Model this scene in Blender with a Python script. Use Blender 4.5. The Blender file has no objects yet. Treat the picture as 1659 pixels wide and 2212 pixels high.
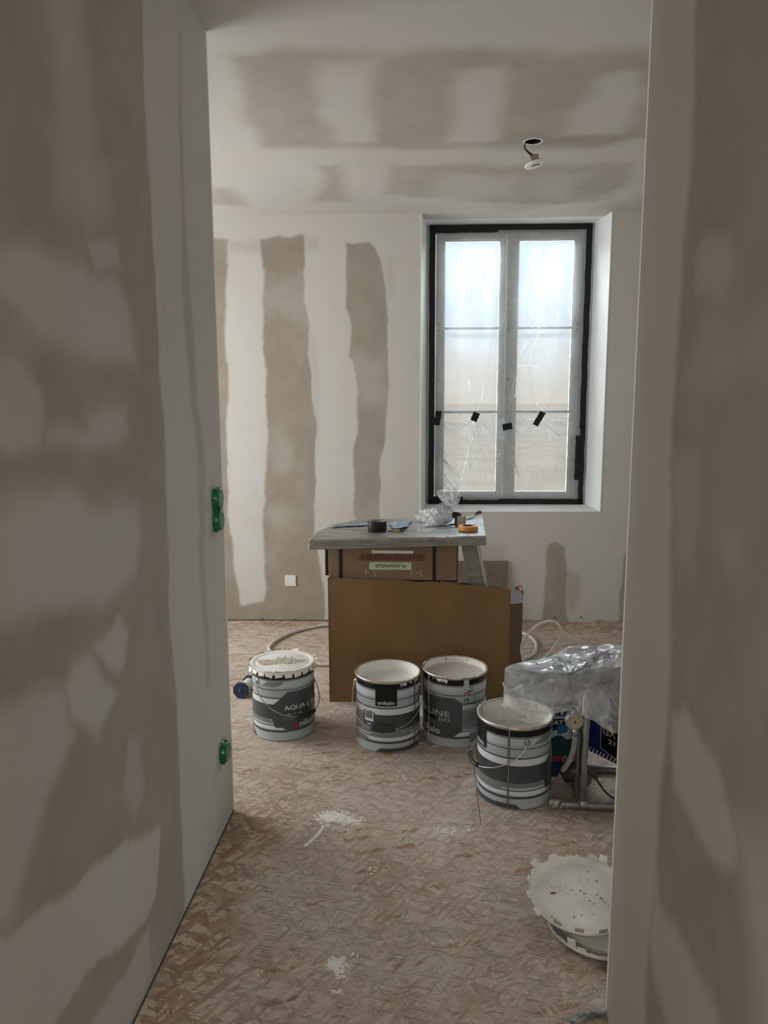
import bpy, bmesh, math, random
import numpy as np
from mathutils import Vector, Matrix, Euler
random.seed(7); rng = np.random.default_rng(11)
SC = bpy.context.scene
COL = SC.collection
PI = math.pi

# ------------------------------------------------------------------ camera
cam_d = bpy.data.cameras.new('camera'); cam = bpy.data.objects.new('camera', cam_d); COL.objects.link(cam)
PITCH, YAW, ROLL, FPX = 0.150350, -0.0591727, -0.0035492, 1620.0
fw = Vector((math.sin(YAW)*math.cos(PITCH), math.cos(YAW)*math.cos(PITCH), -math.sin(PITCH)))
rt = Vector((math.cos(YAW), -math.sin(YAW), 0)); up = rt.cross(fw)
r2 = math.cos(ROLL)*rt + math.sin(ROLL)*up; u2 = -math.sin(ROLL)*rt + math.cos(ROLL)*up
M = Matrix((r2, u2, -fw)).transposed().to_4x4(); M.translation = (0, 0, 1.5)
cam.matrix_world = M
cam_d.sensor_fit = 'VERTICAL'; cam_d.sensor_height = 24.0; cam_d.sensor_width = 18.0
cam_d.lens = FPX/2212*24.0; cam_d.clip_start = 0.05; cam_d.clip_end = 500
SC.camera = cam

# ------------------------------------------------------------------ world: overcast sky, brighter towards the zenith
W = bpy.data.worlds.new('overcast'); SC.world = W; W.use_nodes = True
nt = W.node_tree; nt.nodes.clear()
tc = nt.nodes.new('ShaderNodeTexCoord'); sp = nt.nodes.new('ShaderNodeSeparateXYZ')
rp = nt.nodes.new('ShaderNodeValToRGB'); bg = nt.nodes.new('ShaderNodeBackground'); wo = nt.nodes.new('ShaderNodeOutputWorld')
nz = nt.nodes.new('ShaderNodeTexNoise'); nz.inputs['Scale'].default_value = 3.0; nz.inputs['Detail'].default_value = 3
mp = nt.nodes.new('ShaderNodeMapping'); mp.inputs['Scale'].default_value = (1, 1, 5)
ad = nt.nodes.new('ShaderNodeMath'); ad.operation = 'MULTIPLY_ADD'; ad.inputs[1].default_value = 0.10
nt.links.new(tc.outputs['Generated'], sp.inputs[0]); nt.links.new(tc.outputs['Generated'], mp.inputs[0]); nt.links.new(mp.outputs[0], nz.inputs[0])
nt.links.new(nz.outputs[0], ad.inputs[0]); nt.links.new(sp.outputs['Z'], ad.inputs[2])
nt.links.new(ad.outputs[0], rp.inputs[0]); nt.links.new(rp.outputs[0], bg.inputs[0]); nt.links.new(bg.outputs[0], wo.inputs[0])
cr = rp.color_ramp; cr.elements[0].position = 0.0; cr.elements[0].color = (.47, .42, .38, 1)
cr.elements[1].position = 1.0; cr.elements[1].color = (1.0, 1.0, 1.0, 1)
for p, c in ((.055, (.46, .41, .37)), (.10, (.47, .46, .46)), (.155, (.42, .47, .53)), (.22, (.50, .60, .68)), (.45, (.85, .92, .98))):
    e = cr.elements.new(p); e.color = (*c, 1)
bg.inputs[1].default_value = 1.50

# ------------------------------------------------------------------ daylight from the left window, with added fill lamps outside and inside
def area(name, loc, look, sx, sy, power, color):
    d = bpy.data.lights.new(name, 'AREA'); d.shape = 'RECTANGLE'; d.size = sx; d.size_y = sy; d.energy = power; d.color = color
    o = bpy.data.objects.new(name, d); COL.objects.link(o); o.location = loc
    o.rotation_euler = (Vector(look)-Vector(loc)).to_track_quat('-Z', 'Z').to_euler(); return o
area('added_lamp_above_window', (.55, 6.35, 3.3), (.5, 4.9, 1.4), 2.8, 1.2, 420, (.82, .92, 1.0))  # added lamp above the view, boosting the sky's light on sill and recess
area('added_fill_left_outside', (-2.6, 6.6, 1.8), (1.0, 5.2, 1.6), 1.8, 2.4, 1400, (.86, .94, 1.0))  # this and the next: unseen lamps added outside to brighten the window reveals
area('added_fill_right_outside', (3.7, 6.6, 1.8), (.1, 5.2, 1.6), 1.8, 2.4, 1400, (.86, .94, 1.0))
area('daylight_left_window', (-3.05, 3.7, 1.5), (0, 3.75, 1.25), 1.3, 1.7, 66, (.93, .97, 1.0))
area('added_fill_right_room', (3.05, 2.9, 1.5), (0, 3.4, 1.2), 2.0, 2.0, 9, (.93, .97, 1.0))  # added weak fill from the right, no window known there
area('added_fill_rear', (-.1, -1.05, 1.6), (-.1, 3, 1.5), 1.0, 1.8, 19, (1.0, .97, .92))  # added fill lamp behind the camera, brightens the passage

SC.view_settings.view_transform = 'Standard'; SC.view_settings.look = 'None'
SC.view_settings.gamma = 1; SC.view_settings.use_curve_mapping = False
SC.view_settings.exposure = 0.2
SC.cycles.transparent_max_bounces = 24; SC.cycles.max_bounces = 10; SC.cycles.diffuse_bounces = 6
SC.cycles.caustics_reflective = False; SC.cycles.caustics_refractive = False
SC.cycles.sample_clamp_indirect = 6

# ------------------------------------------------------------------ materials
class NT:
    def __init__(s, m): s.t = m.node_tree
    def n(s, typ, **kw):
        x = s.t.nodes.new(typ)
        for k, v in kw.items():
            if k.startswith('_'): setattr(x, k[1:], v)
            else: x.inputs[k.replace('__', ' ')].default_value = v
        return x
    def l(s, a, b): s.t.links.new(a, b)
    def mix(s, fac, a, b, blend='MIX'):
        x = s.t.nodes.new('ShaderNodeMix'); x.data_type = 'RGBA'; x.blend_type = blend
        for i, v in ((0, fac), (6, a), (7, b)):
            if hasattr(v, 'is_linked') or hasattr(v, 'links'): s.l(v, x.inputs[i])
            elif i == 0: x.inputs[0].default_value = v
            else: x.inputs[i].default_value = (*v[:3], 1)
        return x.outputs[2]
    def math(s, op, a, b=0.0, c=0.0):
        x = s.t.nodes.new('ShaderNodeMath'); x.operation = op
        for i, v in enumerate((a, b, c)):
            if hasattr(v, 'links'): s.l(v, x.inputs[i])
            else: x.inputs[i].default_value = v
        return x.outputs[0]
    def ramp(s, fac, p0, p1, lo=0.0, hi=1.0):
        x = s.t.nodes.new('ShaderNodeMapRange'); x.interpolation_type = 'SMOOTHSTEP'
        s.l(fac, x.inputs[0]); x.inputs[1].default_value = p0; x.inputs[2].default_value = p1
        x.inputs[3].default_value = lo; x.inputs[4].default_value = hi; return x.outputs[0]
MATS = {}
def newmat(name):
    m = bpy.data.materials.new(name); m.use_nodes = True; MATS[name] = m
    return m, NT(m), m.node_tree.nodes['Principled BSDF']
def mat(name, col, rough=.6, metal=0.0, vary=.12, vscale=14, bump=.0, bscale=80, stretch=(1, 1, 1), col2=None, spec=.5, coat=0):
    if name in MATS: return MATS[name]
    m, t, p = newmat(name)
    tc = t.n('ShaderNodeTexCoord'); mp = t.n('ShaderNodeMapping'); mp.inputs['Scale'].default_value = stretch
    t.l(tc.outputs['Object'], mp.inputs[0])
    n = t.n('ShaderNodeTexNoise', Scale=vscale, Detail=4.0); t.l(mp.outputs[0], n.inputs[0])
    f = t.ramp(n.outputs[0], .3, .7)
    c2 = col2 or tuple(max(0, c*(1-vary)) for c in col)
    t.l(t.mix(f, col, c2), p.inputs['Base Color'])
    p.inputs['Roughness'].default_value = rough; p.inputs['Metallic'].default_value = metal
    p.inputs['Specular IOR Level'].default_value = spec; p.inputs['Coat Weight'].default_value = coat
    if bump:
        n2 = t.n('ShaderNodeTexNoise', Scale=bscale, Detail=5.0); t.l(mp.outputs[0], n2.inputs[0])
        b = t.n('ShaderNodeBump', Strength=bump, Distance=.01); t.l(n2.outputs[0], b.inputs['Height']); t.l(b.outputs[0], p.inputs['Normal'])
    return m

def plaster_material(name, board=(.345, .295, .238), joint=(.585, .57, .53)):
    m, t, p = newmat(name)
    tc = t.n('ShaderNodeTexCoord'); at = t.n('ShaderNodeAttribute', _attribute_name='joint')
    n1 = t.n('ShaderNodeTexNoise', Scale=2.2, Detail=3.0); n2 = t.n('ShaderNodeTexNoise', Scale=5.5, Detail=5.0, Roughness=.6); n3 = t.n('ShaderNodeTexNoise', Scale=160.0, Detail=3.0)
    for n in (n1, n2, n3): t.l(tc.outputs['Object'], n.inputs[0])
    jc = t.mix(t.ramp(n1.outputs[0], .38, .62), joint, (joint[0]*1.01, joint[1]*.975, joint[2]*.96))
    jc = t.mix(t.math('MULTIPLY', t.ramp(n2.outputs[0], .52, .75), .35), jc, (joint[0]*.84, joint[1]*.87, joint[2]*.87))
    bc = t.mix(t.ramp(n2.outputs[0], .3, .7), board, (board[0]*.88, board[1]*.88, board[2]*.86))
    bc = t.mix(t.math('MULTIPLY', t.ramp(n1.outputs[0], .5, .72), .3), bc, joint)
    c = t.mix(at.outputs['Fac'], bc, jc)
    c = t.mix(t.math('MULTIPLY', n3.outputs[0], .10), c, (.2, .18, .15))
    t.l(c, p.inputs['Base Color'])
    p.inputs['Roughness'].default_value = .9; p.inputs['Specular IOR Level'].default_value = .25
    h = t.math('MULTIPLY_ADD', at.outputs['Fac'], .35, t.math('MULTIPLY', n2.outputs[0], .25))
    h = t.math('MULTIPLY_ADD', n3.outputs[0], .03, h)
    b = t.n('ShaderNodeBump', Strength=.35, Distance=.006); t.l(h, b.inputs['Height']); t.l(b.outputs[0], p.inputs['Normal'])
    return m
PLASTER = plaster_material('plasterboard_with_joint_compound')
PLASTER_THIN = plaster_material('plasterboard_with_thin_joint_compound', (.42, .375, .315), (.585, .57, .53))

def osb_material():
    m, t, p = newmat('oriented_strand_board')
    tc = t.n('ShaderNodeTexCoord')
    wn = t.n('ShaderNodeTexNoise', Scale=9.0, Detail=2.0); t.l(tc.outputs['Object'], wn.inputs[0])
    def layer(ang, sx, sy, off, rand=1.0):
        mp = t.n('ShaderNodeMapping'); mp.inputs['Rotation'].default_value = (0, 0, ang); mp.inputs['Location'].default_value = (off, off*.7, off*.3)
        mp2 = t.n('ShaderNodeMapping'); mp2.inputs['Scale'].default_value = (sx, sy, 1)
        wa = t.n('ShaderNodeVectorMath', _operation='MULTIPLY_ADD'); t.l(wn.outputs[1], wa.inputs[0]); wa.inputs[1].default_value = (.007, .007, 0); t.l(tc.outputs['Object'], wa.inputs[2])
        t.l(wa.outputs[0], mp.inputs[0]); t.l(mp.outputs[0], mp2.inputs[0])
        v = t.n('ShaderNodeTexVoronoi', Scale=1.0, Randomness=rand); v.voronoi_dimensions = '2D'; t.l(mp2.outputs[0], v.inputs[0])
        s = t.n('ShaderNodeSeparateColor'); t.l(v.outputs['Color'], s.inputs[0])
        return s, v
    base = None
    pal = [(.36, .24, .16), (.50, .39, .29), (.24, .145, .09), (.55, .45, .35), (.42, .26, .165), (.33, .25, .19)]
    c = None
    for k, (ang, sx, sy) in enumerate([(.1, 10, 46), (1.5, 13, 55), (-.65, 11, 50), (.62, 12, 52), (2.25, 12, 60), (-.22, 9, 50), (1.05, 14, 70), (.3, 12, 56), (-1.0, 16, 90)]):
        s, v = layer(ang, sx, sy, 3.1*k)
        a = t.mix(s.outputs[1], pal[k % 6], pal[(k+2) % 6])
        if c is None: c = a
        else:
            c = t.mix(t.math('GREATER_THAN', s.outputs[0], .64), c, a)
    # some strands keep their reddish tone through the dust
    sr, vr = layer(-.3, 6, 34, 21.0); red = t.math('MULTIPLY', t.math('GREATER_THAN', sr.outputs[0], .88), t.ramp(vr.outputs['Distance'], .25, .5, 1, 0))
    # building dust; thinner by the left partition as less walked, also painting its shadow
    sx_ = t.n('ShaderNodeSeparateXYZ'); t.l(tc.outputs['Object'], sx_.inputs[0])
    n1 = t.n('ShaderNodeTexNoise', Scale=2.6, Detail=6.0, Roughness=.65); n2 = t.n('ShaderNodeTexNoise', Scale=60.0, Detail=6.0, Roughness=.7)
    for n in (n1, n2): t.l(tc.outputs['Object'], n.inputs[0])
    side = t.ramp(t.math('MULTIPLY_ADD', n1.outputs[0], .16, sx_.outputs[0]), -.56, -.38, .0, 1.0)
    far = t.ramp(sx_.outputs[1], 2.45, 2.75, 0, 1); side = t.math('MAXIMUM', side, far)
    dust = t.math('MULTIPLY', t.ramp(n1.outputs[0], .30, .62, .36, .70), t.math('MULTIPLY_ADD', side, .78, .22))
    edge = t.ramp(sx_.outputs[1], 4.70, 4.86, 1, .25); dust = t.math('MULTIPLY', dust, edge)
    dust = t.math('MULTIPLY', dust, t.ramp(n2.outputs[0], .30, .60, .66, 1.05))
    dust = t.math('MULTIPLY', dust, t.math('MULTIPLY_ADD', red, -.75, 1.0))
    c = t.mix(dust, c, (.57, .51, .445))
    # dark slivers between strands
    for k, (ang, sx, sy, th) in enumerate([(.2, 11, 190, .86), (1.0, 15, 210, .93), (-.45, 12, 230, .90), (2.0, 16, 240, .94), (-.12, 16, 300, .88), (.5, 24, 380, .86), (2.8, 26, 330, .88), (1.5, 22, 300, .92)]):
        s, v = layer(ang, sx, sy, 7.7+2*k)
        d = t.ramp(v.outputs['Distance'], .12, .48, 1, 0)
        f = t.math('MULTIPLY', t.math('GREATER_THAN', s.outputs[0], th), d)
        c = t.mix(t.math('MULTIPLY', f, (.58, .45, .55, .42, .42, .26, .26, .3)[k]), c, (.13, .09, .062))
    n4 = t.n('ShaderNodeTexNoise', Scale=240.0, Detail=3.0); t.l(tc.outputs['Object'], n4.inputs[0])
    c = t.mix(t.math('MULTIPLY', t.ramp(n4.outputs[0], .52, .68), .30), c, (.17, .13, .10))
    vs = t.n('ShaderNodeTexVoronoi', Scale=14.0); t.l(tc.outputs['Object'], vs.inputs[0]); ss = t.n('ShaderNodeSeparateColor'); t.l(vs.outputs['Color'], ss.inputs[0])
    sp_ = t.math('MULTIPLY', t.math('GREATER_THAN', ss.outputs[0], .70), t.ramp(vs.outputs['Distance'], .04, .075, 1, 0))
    c = t.mix(t.math('MULTIPLY', sp_, .8), c, (.74, .73, .70))
    t.l(c, p.inputs['Base Color']); p.inputs['Roughness'].default_value = .8; p.inputs['Specular IOR Level'].default_value = .25
    b = t.n('ShaderNodeBump', Strength=.35, Distance=.004); t.l(n2.outputs[0], b.inputs['Height']); t.l(b.outputs[0], p.inputs['Normal'])
    return m
OSB = osb_material()

def film_material(name, white=.30, tint=(.93, .95, .96), rough=.18, bump=.3, bscale=18, gloss=1.0, stretch=(1, 1, 1), vary=.5, back=.5):
    """thin plastic film: lets most light straight through, scatters some, glints on its creases"""
    m, t, p = newmat(name); t.t.nodes.remove(p); out = t.t.nodes['Material Output']
    tc = t.n('ShaderNodeTexCoord'); mp = t.n('ShaderNodeMapping'); mp.inputs['Scale'].default_value = stretch; t.l(tc.outputs['Object'], mp.inputs[0])
    n = t.n('ShaderNodeTexNoise', Scale=bscale, Detail=5.0, Roughness=.55, Distortion=.8); t.l(mp.outputs[0], n.inputs[0])
    b = t.n('ShaderNodeBump', Strength=bump, Distance=.02); t.l(n.outputs[0], b.inputs['Height'])
    tr = t.n('ShaderNodeBsdfTransparent', Color=(.97, .98, .98, 1)); df = t.n('ShaderNodeBsdfDiffuse', Color=(*tint, 1)); tl = t.n('ShaderNodeBsdfTranslucent', Color=(*tint, 1))
    gl = t.n('ShaderNodeBsdfGlossy', Roughness=rough, Color=(1, 1, 1, 1)); fr = t.n('ShaderNodeFresnel', IOR=1.45)
    for x in (df, gl, tl, fr): t.l(b.outputs[0], x.inputs['Normal'])
    m1 = t.n('ShaderNodeMixShader', Fac=back); t.l(df.outputs[0], m1.inputs[1]); t.l(tl.outputs[0], m1.inputs[2])
    m2 = t.n('ShaderNodeMixShader'); t.l(t.math('MULTIPLY', t.ramp(n.outputs[0], .35, .65, 1-vary, 1+vary), white), m2.inputs[0])
    t.l(tr.outputs[0], m2.inputs[1]); t.l(m1.outputs[0], m2.inputs[2])
    m3 = t.n('ShaderNodeMixShader'); t.l(t.math('MULTIPLY', fr.outputs[0], gloss), m3.inputs[0]); t.l(m2.outputs[0], m3.inputs[1]); t.l(gl.outputs[0], m3.inputs[2])
    t.l(m3.outputs[0], out.inputs[0]); return m
FILM = film_material('masking_film', .20, bump=.06, bscale=7, stretch=(1, 1, .4), gloss=.55, vary=.35)
CREASE = film_material('film_crease', .62, rough=.25, gloss=.8, tint=(.99, 1.0, 1.0), back=.88)
SHEET = film_material('crumpled_plastic_sheet', .46, rough=.14, bump=.5, bscale=9, gloss=.9, vary=.40, tint=(.98, .99, .98), back=.35)
WRAP = film_material('stretch_wrap', .24, rough=.25, bump=.30, bscale=9, stretch=(1, 3, 8), gloss=.8, vary=.6)
def glass_material():
    m, t, p = newmat('window_glass'); t.t.nodes.remove(p); out = t.t.nodes['Material Output']
    tr = t.n('ShaderNodeBsdfTransparent', Color=(.95, .97, .97, 1)); gl = t.n('ShaderNodeBsdfGlossy', Roughness=.02); fr = t.n('ShaderNodeFresnel', IOR=1.3)
    m3 = t.n('ShaderNodeMixShader'); t.l(fr.outputs[0], m3.inputs[0]); t.l(tr.outputs[0], m3.inputs[1]); t.l(gl.outputs[0], m3.inputs[2]); t.l(m3.outputs[0], out.inputs[0]); return m
GLASS = glass_material()
WHITE_PLASTER = mat('white_reveal_plaster', (.86, .86, .85), .85, vary=.06, vscale=5, bump=.08)
UPVC = mat('white_window_plastic', (.80, .81, .80), .4, vary=.05)
BAR = mat('grey_green_glazing_bar', (.42, .50, .52), .4, vary=.05)
BLACKTAPE = mat('black_tape', (.014, .015, .017), .5, vary=.3, vscale=30, bump=.15, bscale=60, spec=.25)
GASKET = mat('dark_gasket', (.05, .05, .055), .6)
PAINT_W = mat('dried_white_paint', (.80, .79, .76), .55, col2=(.72, .69, .64), vscale=14, bump=.25, bscale=30)
PAINT_L = mat('liquid_white_paint', (.76, .745, .71), .30, vary=.06, vscale=18, bump=.04, bscale=20)
PAINT_L2 = mat('liquid_beige_paint', (.52, .47, .42), .35, vary=.06, vscale=18, bump=.04, bscale=20)
STAIN = mat('brown_dried_stain', (.56, .49, .39), .8, col2=(.38, .30, .21), vscale=60, bump=.5, bscale=120)
RIM = mat('bucket_rim_metal', (.42, .36, .28), .35, .7, col2=(.60, .58, .52), vscale=30)
TIN = mat('bucket_grey_enamel', (.43, .475, .50), .30, .0, vary=.08, vscale=8, coat=.3)
P_BLACK = mat('print_black', (.010, .010, .011), .35, vary=.2, spec=.3)
P_DARK = mat('print_slate', (.052, .066, .072), .32, vary=.08, coat=.2)
P_MID = mat('print_mid_grey', (.20, .215, .22), .32, vary=.06, coat=.2)
P_WHITE = mat('print_white', (.68, .71, .725), .35, vary=.04)
P_PALE = mat('print_pale_grey', (.50, .55, .575), .3, vary=.04, coat=.2)
P_RED = mat('print_red', (.30, .02, .05), .35, vary=.1)
P_GREEN = mat('print_green', (.03, .17, .09), .35, vary=.1)
STEEL = mat('galvanised_wire', (.45, .45, .44), .35, .8, vary=.2)
BLACKPL = mat('black_plastic', (.02, .02, .021), .4, vary=.2)
CARD = mat('brown_cardboard', (.235, .135, .052), .85, vary=.16, vscale=5, bump=.1, bscale=120, stretch=(1, 1, .25))
CARD2 = mat('grey_brown_cardboard', (.245, .158, .095), .85, vary=.12, vscale=6, bump=.1, bscale=120)
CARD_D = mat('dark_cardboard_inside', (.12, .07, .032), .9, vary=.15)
WOOD = mat('greyish_wood', (.37, .305, .23), .6, col2=(.31, .25, .185), vscale=6, stretch=(1, 8, 30), bump=.2, bscale=12)
WHITEWOOD = mat('white_painted_wood', (.66, .63, .57), .6, vary=.1)
HDF = mat('brown_hardboard', (.20, .155, .115), .75, vary=.25, vscale=60)
TUBE = mat('grey_painted_steel', (.36, .36, .35), .38, .55, vary=.25, vscale=30)
WORN = mat('worn_end_cap', (.06, .06, .06), .5, col2=(.62, .60, .57), vscale=70)
DARKM = mat('dark_grey_machine_plastic', (.075, .075, .078), .5, vary=.25, vscale=20)
MIDM = mat('dusty_grey_plastic', (.20, .20, .20), .6, vary=.3, vscale=25)
BLUE = mat('navy_blue_casing', (.012, .020, .13), .35, vary=.2, coat=.3)
HOSE = mat('white_hose_rubber', (.66, .61, .54), .5, vary=.12, vscale=25)
CLEARHOSE = mat('cloudy_hose', (.36, .36, .35), .3, vary=.2, vscale=30)
DIAL = mat('gauge_dial', (.55, .50, .36), .4, vary=.08)
GREEN = mat('green_box_plastic', (.004, .145, .048), .30, vary=.15, coat=.4)
GREEN_L = mat('green_cap_face', (.075, .22, .13), .38, vary=.1)
GREEN_P = mat('pale_green_mark', (.30, .52, .42), .4)
SOCKET = mat('white_blanking_plate', (.74, .73, .71), .4, vary=.03)
ORANGE = mat('orange_masking_tape', (.62, .25, .035), .55, vary=.12)
BLUECLOTH = mat('blue_grey_paper', (.24, .31, .38), .8, vary=.2, vscale=18)
TEAL = mat('dark_teal_label', (.008, .065, .075), .35, vary=.2)
BLUEFOOT = mat('dark_blue_plastic', (.012, .030, .085), .45, vary=.2)
KRAFT = mat('kraft_block', (.33, .25, .17), .8, vary=.1)
GREENPAPER = mat('pale_green_sticker', (.50, .60, .42), .7, vary=.06)
BROWNTAPE = mat('red_brown_tape', (.20, .062, .030), .35, vary=.15, vscale=25)
INK = mat('black_ink', (.015, .012, .012), .6)
CLEARTAPE = mat('clear_tape_scraps', (.40, .33, .26), .3, vary=.3, vscale=40)
GROUND = mat('pale_gravel_ground', (.42, .35, .28), .95, vary=.22, vscale=.5, bump=0)
DARKHOLE = mat('black_void', (.01, .01, .01), .9)
SILVER = mat('foil_label', (.45, .46, .48), .35, .2, vary=.1)

# ------------------------------------------------------------------ builders
class MB:
    """collects shapes into one mesh"""
    def __init__(s): s.v = []; s.f = []; s.m = []; s.mats = []; s.sm = []
    def mi(s, m):
        if m not in s.mats: s.mats.append(m)
        return s.mats.index(m)
    def add(s, vs, fs, m, smooth=False, M=None):
        b = len(s.v); k = s.mi(m)
        s.v += [tuple(M @ Vector(v)) if M else tuple(v) for v in vs]
        for f in fs: s.f.append(tuple(b+i for i in f)); s.m.append(k); s.sm.append(smooth)
    def box(s, c, d, m, M=None, ch=0.0):
        x, y, z = (q/2 for q in d)
        R = M or Matrix.Identity(4)
        T = Matrix.Translation(c) @ R
        if ch <= 0:
            vs = [(a*x, b*y, e*z) for a in (-1, 1) for b in (-1, 1) for e in (-1, 1)]
            fs = [(0, 1, 3, 2), (4, 6, 7, 5), (0, 4, 5, 1), (2, 3, 7, 6), (0, 2, 6, 4), (1, 5, 7, 3)]
            s.add(vs, fs, m, False, T); return
        bm = bmesh.new(); bmesh.ops.create_cube(bm, size=1); bmesh.ops.scale(bm, vec=d, verts=bm.verts)
        bmesh.ops.bevel(bm, geom=bm.edges[:], offset=ch, segments=2, affect='EDGES', profile=.6)
        bm.verts.index_update(); s.add([v.co[:] for v in bm.verts], [[v.index for v in f.verts] for f in bm.faces], m, False, T); bm.free()
    def lathe(s, prof, m, n=48, M=None, smooth=True, caps=False, arc=None):
        vs, fs = [], []; k = len(prof)
        for i in range(n):
            a = 2*PI*i/n
            for r, z in prof: vs.append((r*math.sin(a), -r*math.cos(a), z))
        for i in range(n):
            j = (i+1) % n
            for q in range(k-1): fs.append((i*k+q, j*k+q, j*k+q+1, i*k+q+1))
        if caps:
            fs.append(tuple(i*k for i in range(n))[::-1]); fs.append(tuple(i*k+k-1 for i in range(n)))
        s.add(vs, fs, m, smooth, M)
    def tube(s, pts, r, m, n=10, closed=False, radii=None):
        pts = [Vector(p) for p in pts]; L = len(pts); vs, fs = [], []
        nrm = None
        for i, p in enumerate(pts):
            a = pts[(i-1) % L] if (closed or i > 0) else p; b = pts[(i+1) % L] if (closed or i < L-1) else p
            t = (b-a).normalized()
            if nrm is None: nrm = t.orthogonal().normalized()
            nrm = (nrm - t*nrm.dot(t)); nrm = nrm.normalized() if nrm.length > 1e-6 else t.orthogonal().normalized()
            bi = t.cross(nrm); rr = radii[i] if radii else r
            for k in range(n):
                a_ = 2*PI*k/n; vs.append(tuple(p + rr*(math.cos(a_)*nrm + math.sin(a_)*bi)))
        for i in range(L if closed else L-1):
            j = (i+1) % L
            for k in range(n): fs.append((i*n+k, i*n+(k+1) % n, j*n+(k+1) % n, j*n+k))
        if not closed: fs.append(tuple(range(n))[::-1]); fs.append(tuple((L-1)*n+k for k in range(n)))
        s.add(vs, fs, m, True)
    def prism(s, poly, z0, z1, m, M=None, m_side=None):
        n = len(poly); vs = [(x, y, z0) for x, y in poly]+[(x, y, z1) for x, y in poly]
        s.add(vs, [tuple(range(n))[::-1], tuple(range(n, 2*n))], m, False, M)
        s.add(vs, [(i, (i+1) % n, n+(i+1) % n, n+i) for i in range(n)], m_side or m, False, M)
    def build(s, name, parent=None, mesh_only=False):
        me = bpy.data.meshes.new(name); me.from_pydata(s.v, [], s.f)
        for m in s.mats: me.materials.append(m)
        me.polygons.foreach_set('material_index', s.m); me.polygons.foreach_set('use_smooth', s.sm); me.update()
        if mesh_only: return me
        return link(name, me, parent)
def link(name, me, parent=None, loc=None, rot=None):
    o = bpy.data.objects.new(name, me); COL.objects.link(o)
    if parent: o.parent = parent
    if loc: o.location = loc
    if rot: o.rotation_euler = rot
    return o
def tag(o, label, cat, group=None, kind=None):
    o['label'] = label; o['category'] = cat
    if group: o['group'] = group
    if kind: o['kind'] = kind
    return o
def thing(name, label, cat, loc=(0, 0, 0), rz=0, group=None, rot=None):
    o = bpy.data.objects.new(name, None); COL.objects.link(o); o.empty_display_size = .05
    o.location = loc; o.rotation_euler = rot or (0, 0, rz); return tag(o, label, cat, group)
def struct(o): o['kind'] = 'structure'; return o
def copy_tree(o, parent=None):
    c = o.copy(); COL.objects.link(c)
    if parent: c.parent = parent
    for ch in [x for x in ALLCH.get(o.name, list(o.children))]: copy_tree(ch, c)
    return c
ALLCH = {}
def spline(pts, per=8, closed=False):
    P_ = [Vector(p) for p in pts]; n = len(P_); out = []
    for i in range(n if closed else n-1):
        g = lambda k: P_[k % n] if closed else P_[min(max(k, 0), n-1)]
        a, b, c, d = g(i-1), g(i), g(i+1), g(i+2)
        for k in range(per):
            t = k/per; out.append(.5*((2*b)+(c-a)*t+(2*a-5*b+4*c-d)*t*t+(3*b-a-3*c+d)*t**3))
    if not closed: out.append(P_[-1])
    return out

# plaster masks: every patch is (weight, edge softness in metres, outline in metres on the wall)
_wv = [(rng.uniform(0, 2*PI), 2*PI*f, rng.uniform(0, 2*PI), a) for f, a in ((.7, .012), (1.3, .009), (2.3, .006), (3.1, .005), (5.2, .0035), (8.1, .0025), (13, .0018), (21, .0012), (29, .001))]
def warp(u, v):
    r = 0
    for th, f, ph, a in _wv: r = r + a*np.sin(f*(u*np.cos(th)+v*np.sin(th))+ph)*np.cos(f*.7*(u*np.sin(th+1)-v*np.cos(th))+ph*2)
    return r
def sdf(u, v, poly):
    d = np.full(u.shape, 1e9); inside = np.zeros(u.shape, bool); n = len(poly)
    for i in range(n):
        ax, ay = poly[i]; bx, by = poly[(i+1) % n]; ex, ey = bx-ax, by-ay
        t = np.clip(((u-ax)*ex+(v-ay)*ey)/(ex*ex+ey*ey+1e-12), 0, 1)
        d = np.minimum(d, np.hypot(u-ax-t*ex, v-ay-t*ey))
        c = ((ay > v) != (by > v)) & (u < (bx-ax)*(v-ay)/((by-ay) if by != ay else 1e-9)+ax); inside ^= c
    return np.where(inside, d, -d)
def mask(u, v, patches, wa=1.0):
    w = warp(u, v)*wa; w2 = warp(v*1.7+3, u*1.7-2)*wa; m = np.zeros(u.shape)
    for wt, soft, poly in patches:
        sd = sdf(u+w, v+w2, poly); s = np.clip(sd/(2*soft)+.5, 0, 1); s = s*s*(3-2*s)
        m = np.maximum(m, wt*s) if wt > 0 else m*(1+wt*s)
    return m
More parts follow.
